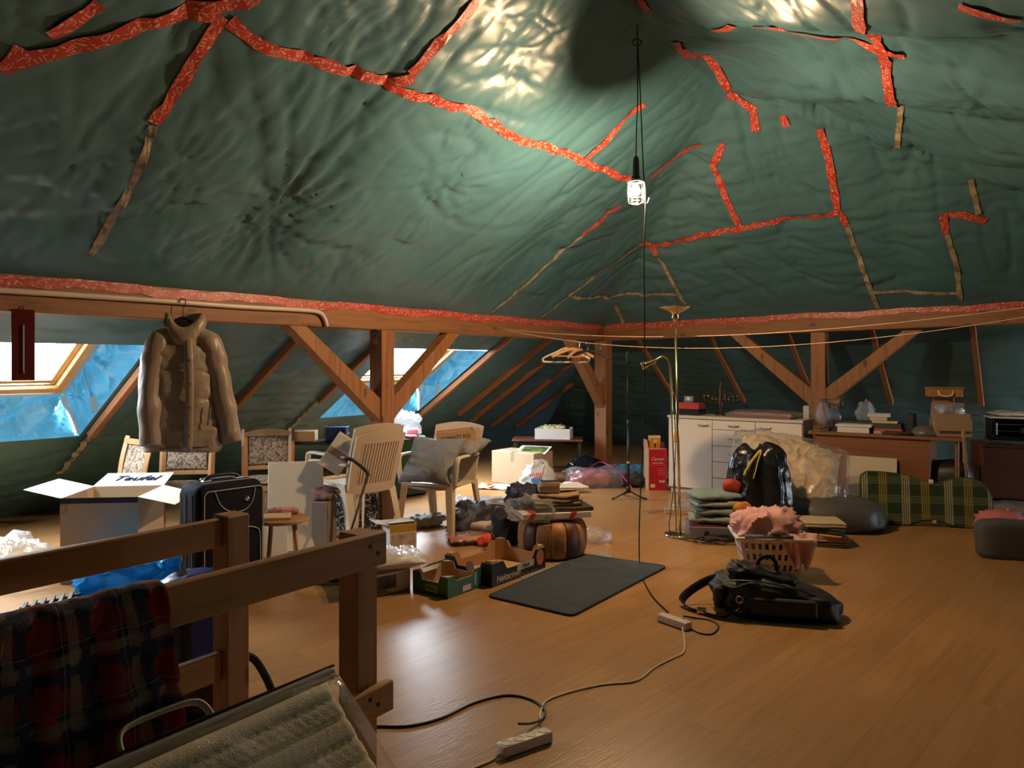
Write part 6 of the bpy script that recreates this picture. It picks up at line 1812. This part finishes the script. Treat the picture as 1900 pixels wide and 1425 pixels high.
# ================================================================== right foreground heap
def guitar_case():
    b = fl(1600,973)
    t = thing('plaid_case', 'green and yellow tartan padded case with a pinched waist lying on its edge', 'case', b, R(-12))
    W_, H_, T_ = 1.08, .47, .10
    out = [(0,.06),(0,.40),(.02,.455),(.07,.48),(.22,.475),(.40,.455),(.50,.415),(.60,.395),(.70,.405),(.80,.44),(.90,.445),(.99,.41),(1.05,.34),(1.08,.24),(1.065,.13),(1.01,.04),(.93,.002),(.82,.0),(.72,.025),(.60,.055),(.50,.05),(.42,.012),(.30,.0),(.16,.0),(.06,.008),(.015,.03)]
    pts = [(p.x, p.z) for p in catmull([(x,0,z) for x, z in out], 4, True)]
    cx, cz = .54, .23
    bm = bmesh.new(); lay = []
    for y, k in ((T_,.93),(T_-.012,.985),(T_-.03,1.0),(.03,1.0),(.012,.985),(0,.93)):
        lay.append([bm.verts.new((cx+(x-cx)*(1-(1-k)*.5), y, max(.001, cz+(z-cz)*(1-(1-k)*.9)))) for x, z in pts])
    n = len(pts)
    for a, c in zip(lay, lay[1:]):
        for i in range(n): bm.faces.new((a[i], a[(i+1) % n], c[(i+1) % n], c[i]))
    f0 = bm.faces.new(lay[0]); f1 = bm.faces.new(lay[-1][::-1])
    bands = []
    yel = (.34,.24,.03); cre = (.46,.40,.28); gr2 = (.10,.17,.06)
    for off in (-.027,-.009,.009,.027):
        bands += [(0,.35,.18+off,.0045,yel,.75),(0,.35,.02+off,.0045,cre,.8)]
        bands += [(2,.165,.075+off,.0042,(.26,.26,.10),.45)]
    bands = [(0,.35,.18,.04,(.06,.075,.01),.6),(0,.35,.02,.04,(.06,.085,.03),.6)]+bands
    m = plaid('green_tartan', (.020,.036,.010), bands, coord='Object', rough=.85)
    obj('shell', bm, m, t, smooth=False)
    obj('piping', tube([(cx+(x-cx)*.997, .012, max(.006, cz+(z-cz)*.99)) for x, z in pts[::2]], .005, 6, True), mat('green_piping', (.02,.05,.03), .5), t, smooth=True)
    obj('hinge', box((.565,-.004,.385), (.60,.02,.42), .003), mw, t); obj('hinge', box((.585,-.004,.035), (.615,.02,.062), .003), mat('cream_panel'), t)
    t.rotation_euler = (R(-6),0,R(-12)); t.scale = (.96,.96,.96)
guitar_case()
# duvet bag, black sack, blankets
dv = Vector((2.50,6.72,0))
single('grey_sack', blob((1.0,.62,.27), 151, .10, 3, .10, 5, .7, .8, 50, .08), mat('slate_polythene', (.075,.070,.066), .5, bump=.4, bscale=6), 'wide dark grey sack under the duvet bag', 'bag', Vector((2.66,6.45,0)), R(-14))
def duvet():
    t = thing('duvet_bag', 'big clear bag stuffed with a cream duvet leaning on the sideboard', 'bag', dv+Vector((-.06,.05,.20)), R(-18))
    bm = pillow(.88,.76,.40,153,.05,80,.06)
    obj('duvet', bm, mat('cream_duvet', (.62,.48,.33), .7, bump=.8, bscale=9), t, (0,.08,.06), (R(38),R(10),0), True)
    bm = pillow(1.02,.86,.42,154,.035,50,.0)
    obj('clear_bag', bm, clear_plastic('duvet_polythene', (1,.98,.95), .12, .12, .9, 5), t, (0,.075,.05), (R(38),R(10),0), True)
duvet()
def bin_bag():
    b = Vector((2.02,6.22,0))
    t = thing('bin_bag', 'full black bin bag tied with a yellow drawstring', 'bag', b, R(-6))
    m = mat('black_binliner', (.010,.010,.012), .24, bump=1.0, bscale=16)
    bm = blob((.52,.44,.72), 161, .08, 3.5, .0, 6, .62, .80, 90, .06, taper=.12)
    for v in bm.verts:
        a = math.atan2(v.co.y, v.co.x); f = max(0, v.co.z/.74)
        k = 1+.07*fbm(v.co, 7, 5)+.05*crease(v.co, 8, 9)**3+.10*f*math.sin(a*9+1.5*math.sin(a*2))+.035*math.sin(a*17)*f+.02*math.sin(v.co.z*40+a*3)
        v.co.x *= k; v.co.y *= k
        if f > .8: v.co.z -= (f-.8)*.35*math.exp(-((v.co.x+.04)/.04)**2)-.10*(f-.8)*math.sin(a*5+1); v.co.z += .05*(f-.8)*math.sin(a*11)
        v.co.x += .02*f
    obj('sack', bm, m, t, smooth=True)
    obj('drawstring', tube(catmull([(-.14,-.19,.50),(-.09,-.185,.60),(-.02,-.15,.68),(.0,-.15,.69),(-.03,-.18,.62),(-.055,-.205,.54),(-.075,-.215,.48)], 6), .011, 6, rx=.003), mat('yellow_string', (.55,.42,.05), .4), t, smooth=True)
bin_bag()
bl = fl(1335,1002)+Vector((.03,.16,0))
t = closed_box('grey_carton', 'low grey carton under the stack of green blankets', 'box', bl, (.48,.34,.10), mat('grey_carton', (.16,.15,.16), .6), R(-8))
gm = [mat('sage_quilt_%d' % k, c, .9, bump=.4, bscale=30) for k, c in enumerate(((.24,.27,.20),(.20,.25,.20),(.27,.29,.21),(.22,.28,.26)))]
zz = .1005
single('red_trim_cloth', folded(.44,.30,.012,1,170,.006), mat('dark_red_trim', (.22,.02,.03), .8), 'dark red trimmed cloth lying on the low grey carton', 'cloth', bl+Vector((0,0,zz)), R(-8)); zz += .0145
for k, l_ in enumerate(('lowest sage green quilt of the folded stack by the bin bag','second sage green quilt from the bottom of the stack','third sage green quilt from the bottom of the stack','topmost pale sage quilt of the folded stack')):
    w_ = .48-.03*k
    single('folded_quilt', pillow(w_,.34,.072,171+k,.014,30,.03), gm[k], l_, 'quilt', bl+Vector((-.03*(k == 3)+.02*math.sin(k*2),.01*k,zz)), R(-12+7*k), 'sage quilts stacked on the grey carton'); zz += .060
single('toy_ball', blob((.14,.13,.12), 181, .3, 7, .2, 9, 1, 1, 30, .03), mat('red_plush', (.45,.05,.02), .9, var=.6, vscale=9), 'upper red plush bundle beside the bin bag', 'toy', bl+Vector((.10,-.04,zz-.01)), R(0))
single('toy_ball', blob((.13,.12,.11), 182, .25, 7, .2, 9, 1, 1, 30, .03), mat('yellow_red_plush', (.62,.20,.02), .9, var=.8, vscale=9), 'lower yellow and red plush ball beside the bin bag', 'toy', bl+Vector((.14,-.20,.20)), R(0))
bp_ = fl(1270,953)
single('pale_board', box((-.30,-.07,0), (.22,.07,.045), .003), mat('raw_board', (.46,.34,.24), .7), 'pale wooden board lying behind the floor lamp foot', 'board', bp_+Vector((.12,.0,0)), R(-10), smooth=False)
single('plastic_bag', blob((.36,.15,.05), 183, .2, 8, .3, 12, .8, .7, 34, .1), mb_, 'thin clear film lying on the pale board behind the lamp', 'bag', bp_+Vector((.10,.0,.0455)), R(-10))
single('black_tube', tube([fl(1290,916)+Vector((0,0,.03)), fl(1345,914)+Vector((0,0,.03))], .028, 10), M_black, 'short black tube on the floor before the sideboard', 'tube')
# laundry basket
def basket():
    b = Vector((1.71,5.02,0))
    t = thing('laundry_basket', 'white slotted laundry basket filled with pink cloth', 'basket', b, R(-8))
    m = mat('basket_white', (.68,.60,.56), .4)
    w0, d0, w1, d1, h = .155, .12, .215, .165, .27
    def pt(side, u, z):
        f = z/h; wx = w0+(w1-w0)*f; dy = d0+(d1-d0)*f
        return {'f': (wx*u,-dy,z), 'b': (wx*u,dy,z), 'l': (-wx,dy*u,z), 'r': (wx,dy*u,z)}[side]
    rows = [(.06,.105),(.135,.175),(.205,.235)][::1]
    rows = [(.055,.095),(.125,.165),(.195,.235)]
    for side, nn_ in (('f',9),('b',9),('l',7),('r',7)):
        bm = bmesh.new()
        zs = [0,.055,.095,.125,.165,.195,.235,h-.01]
        # columns: solid / slot alternately
        us = [-1]; step = 2/(nn_*2+1)
        for i in range(nn_*2): us.append(-1+step*(i+1))
        us.append(1)
        g = {}
        for i, u in enumerate(us):
            for k, z in enumerate(zs): g[(i,k)] = bm.verts.new(pt(side, u, z))
        for i in range(len(us)-1):
            for k in range(len(zs)-1):
                if k in (1,3,5) and i % 2 == 1: continue
                bm.faces.new((g[(i,k)], g[(i+1,k)], g[(i+1,k+1)], g[(i,k+1)]))
        o = obj('slotted_wall', bm, m, t); mod_solid(o, .004, 0)
    obj('base', box((-w0,-d0,.0), (w0,d0,.006)), m, t)
    rim = [(w1+.012,-d1-.012,h-.004),(w1+.012,d1+.012,h-.004),(-w1-.012,d1+.012,h-.004),(-w1-.012,-d1-.012,h-.004)]
    obj('rim', tube(catmull([Vector(p) for a_, b_ in zip(rim, rim[1:]+rim[:1]) for p in (Vector(a_).lerp(Vector(b_), .08), Vector(a_).lerp(Vector(b_), .92))], 4, True), .013, 8, True), m, t, smooth=True)
    obj('handle_grip', tube([(-w1+.03,-d1-.014,h+.010),(w1-.10,-d1-.014,h+.010)], .016, 8, rx=.010), mat('grey_grip', (.16,.15,.15), .5), t, smooth=True)
    obj('lining', box((-w0+.006,-d0+.006,.008), (w0-.006,d0-.006,.18), .01), mat('dusky_cloth', (.22,.12,.10), .9), t)
    pk = mat('pink_cotton', (.74,.38,.34), .85, bump=.5, bscale=22)
    single('pink_cloth', blob((.44,.33,.22), 191, .15, 6, .30, 8, .8, .8, 60, .1), pk, 'crumpled pink cotton cloth piled in the laundry basket', 'cloth', b+Vector((0,0,.215)), R(12))
    nu, nv = 40, 30
    U, V = np.meshgrid(np.linspace(-1,1,nu), np.linspace(0,1,nv), indexing='ij')
    wv = .125*(1-.62*V**1.3)
    X = U*wv+.02*V; Y = -.012-.05*np.sin(np.minimum(1,V*3)*np.pi/2)-.022*np.cos(U*7+2*V)*(.3+V)-.01*pn(U*3,V*4,70)
    Zc = .06-.20*V+.03*np.cos(U*5)*V+np.where(V<.15,-.0,0)
    o = link('pink_cloth', grid_mesh('pink_cloth', X, Y, Zc), pk, None, b+Vector((.13,-.135,.245)), (0,0,R(-8))); mod_solid(o, .003)
    tag(o, 'corner of pink cloth hanging over the front of the basket', 'cloth')
basket()
# folded clothes right of the basket
fc = fl(1535,1014)+Vector((0,.12,0))
zz = 0
for k, (c, th, ly, l_) in enumerate((((.06,.045,.035),.016,2,'dark folded cloth at the bottom of the pile right of the basket'),((.42,.29,.17),.020,2,'tan folded cloth second in the pile right of the basket'),((.62,.26,.12),.016,1,'orange folded cloth in the pile right of the basket'),((.035,.05,.028),.022,2,'dark green folded cloth near the top of the pile right of the basket'),((.50,.38,.25),.018,2,'cream folded cloth topmost in the pile right of the basket'))):
    single('folded_cloth', folded(.34-.015*k,.30,th,ly,201+k,.010), mat('pile_cloth_%d' % k, c, .9, bump=.3, bscale=60), l_, 'cloth', fc+Vector((.01*math.sin(k*3),0,zz)), R(-18+9*math.sin(k*2)), 'folded clothes right of the basket'); zz += th*ly+.004

# black travel bag
def travel_bag():
    b = fl(1438,1137)
    t = thing('travel_bag', 'black travel holdall with shoulder strap lying in the foreground', 'bag', b, R(-14))
    m = mat('black_nylon', (.007,.007,.010), .55, bump=.3, bscale=90)
    bm = blob((.64,.34,.20), 211, .12, 5, .16, 7, .55, .55, 70, .08)
    for v in bm.verts:
        f = (v.co.x+.33)/.66
        v.co.z *= 1.05-.42*max(0, f-.35)/.65
        v.co.y *= 1-.1*f
    obj('body', bm, m, t, smooth=True)
    bm = blob((.40,.20,.10), 212, .2, 7, .25, 9, .8, .8, 50, .1)
    obj('top_flap', bm, m, t, (-.08,.02,.155), (0,R(12),R(8)), True)
    obj('side_pocket', box((-.335,-.13,.03), (-.27,.10,.165), .03, 3), m, t)
    obj('front_pocket', box((-.15,-.185,.03), (.20,-.14,.13), .02, 3), m, t)
    obj('zip', tube(catmull([(-.27,-.10,.19),(-.1,-.13,.205),(.1,-.12,.17),(.27,-.10,.115)], 6), .004, 6), M_dark, t)
    obj('carry_handle', tube(catmull([(-.10,.0,.23),(-.085,.0,.29),(-.04,.0,.315),(.0,.0,.29),(.01,.0,.23)], 6), .012, 8, rx=.005), m, t, smooth=True)
    s_ = obj('shoulder_strap', tube(catmull([(-.26,.06,.17),(-.36,.10,.13),(-.46,.06,.075),(-.51,.0,.03),(-.46,-.07,.012),(-.40,-.11,.012),(-.33,-.17,.014),(-.27,-.19,.02),(-.20,-.18,.08)], 6), .024, 6, rx=.004), mat('navy_webbing', (.010,.012,.022), .7), t)
    obj('slider', box((-.425,-.135,.004), (-.375,-.085,.028), .003), M_brass, s_)
    obj('hook_ring', tube([(-.20+.018*math.cos(a),-.186,.115+.018*math.sin(a)) for a in [2*math.pi*k/14 for k in range(14)]], .003, 6, True), M_brass, t)
    obj('snap_hook', tube(catmull([(-.20,-.19,.095),(-.205,-.195,.07),(-.22,-.195,.055),(-.19,-.195,.05)], 5), .0045, 6), M_brass, t)
travel_bag()
# grey sleeve at the right edge
o = single('grey_pouch', blob((.52,.20,.27), 221, .06, 4, .05, 6, .35, .45, 50, .06), mat('slate_cloth', (.075,.075,.078), .7, bump=.2, bscale=30), 'upright slate grey bag standing at the right edge', 'bag', fl(1890,1042)+Vector((.05,.10,0)), R(-14))
single('pink_garment', blob((.40,.28,.20), 222, .2, 6, .3, 10, .8, .8, 34, .1), mat('salmon_cloth'), 'salmon garment showing behind the slate bag', 'clothing', fl(1868,1000)+Vector((.05,.12,0)), R(0))
single('plastic_sack', blob((.60,.34,.14), 224, .2, 5, .2, 8, .7, .7, 34, .1), mat('ash_polythene', (.20,.18,.17), .4, bump=.4, bscale=10), 'ashy plastic sack on the floor under the red-brown cabinet edge', 'bag', fl(1880,962)+Vector((.05,.10,0)), R(-10))
single('black_case_flat', blob((.62,.16,.07), 225, .1, 5, .1, 8, .6, .6, 34, .1), M_blackcloth, 'long black umbrella bag on the floor right of the tartan case', 'bag', fl(1870,972)+Vector((0,-.08,0)), R(-12))

# ================================================================== power strips and cables
def power_strip(label, c, rz, L_, n_sock):
    t = thing('power_strip', label, 'power strip', c, rz)
    m = mat('strip_plastic', (.66,.57,.46), .35)
    smooth_by_angle(obj('body', box((-L_/2,-.027,.001), (L_/2,.027,.042), .008, 3), m, t))
    for k in range(n_sock):
        x = -L_/2+L_*(k+.5)/n_sock
        s_ = obj('socket', lathe([(.019,.0425),(.020,.0435),(.018,.0435),(.017,.036),(0,.036)], 18), m, t, (x,0,0))
        for dy in (-.007,.007): obj('pin_hole', lathe([(0,.0365),(.0028,.0365),(.0028,.037),(0,.037)], 8), M_dark, s_, (x*0,dy,0))
    return t
A_ = fl(1251,1160); B_ = fl(974,1388)
power_strip('white power strip near the travel bag at the end of the lamp cord', A_, R(-52), .20, 3)
power_strip('white power strip in the near foreground', B_, R(34), .22, 4)
def cable(name, label, pxs, r_, m, z=.0045):
    pts = []
    for p in pxs:
        g = fl(p[0], p[1]); g.z = p[2] if len(p) > 2 else z; pts.append(g)
    single(name, tube(catmull(pts, 8), r_, 6), m, label, 'cable')
mcw = mat('cream_cable', (.58,.47,.35), .45)
cable('cream_cable', 'cream extension cable winding between the two power strips', [(1266,1172,.02),(1270,1190),(1268,1212),(1250,1222),(1215,1240),(1180,1265),(1120,1272),(1060,1285),(1015,1302),(1003,1325),(1004,1345,.02)], .0045, mcw)
cable('cream_cable', 'cream cable leaving the near power strip at the bottom edge', [(937,1402,.02),(915,1412),(890,1423),(850,1440)], .0045, mcw)
cable('black_cable', 'black cable curling from the railing post to the near power strip', [(640,1352),(700,1350),(760,1349),(820,1334),(880,1306),(940,1292),(985,1300),(1010,1318),(1008,1335),(985,1352,.02),(962,1365,.045)], .005, M_black)
cable('black_cable', 'black plug lead looping right of the far power strip', [(1268,1150,.02),(1290,1148),(1320,1153),(1333,1165),(1320,1178),(1295,1175),(1275,1162),(1268,1153,.03)], .0045, M_black)
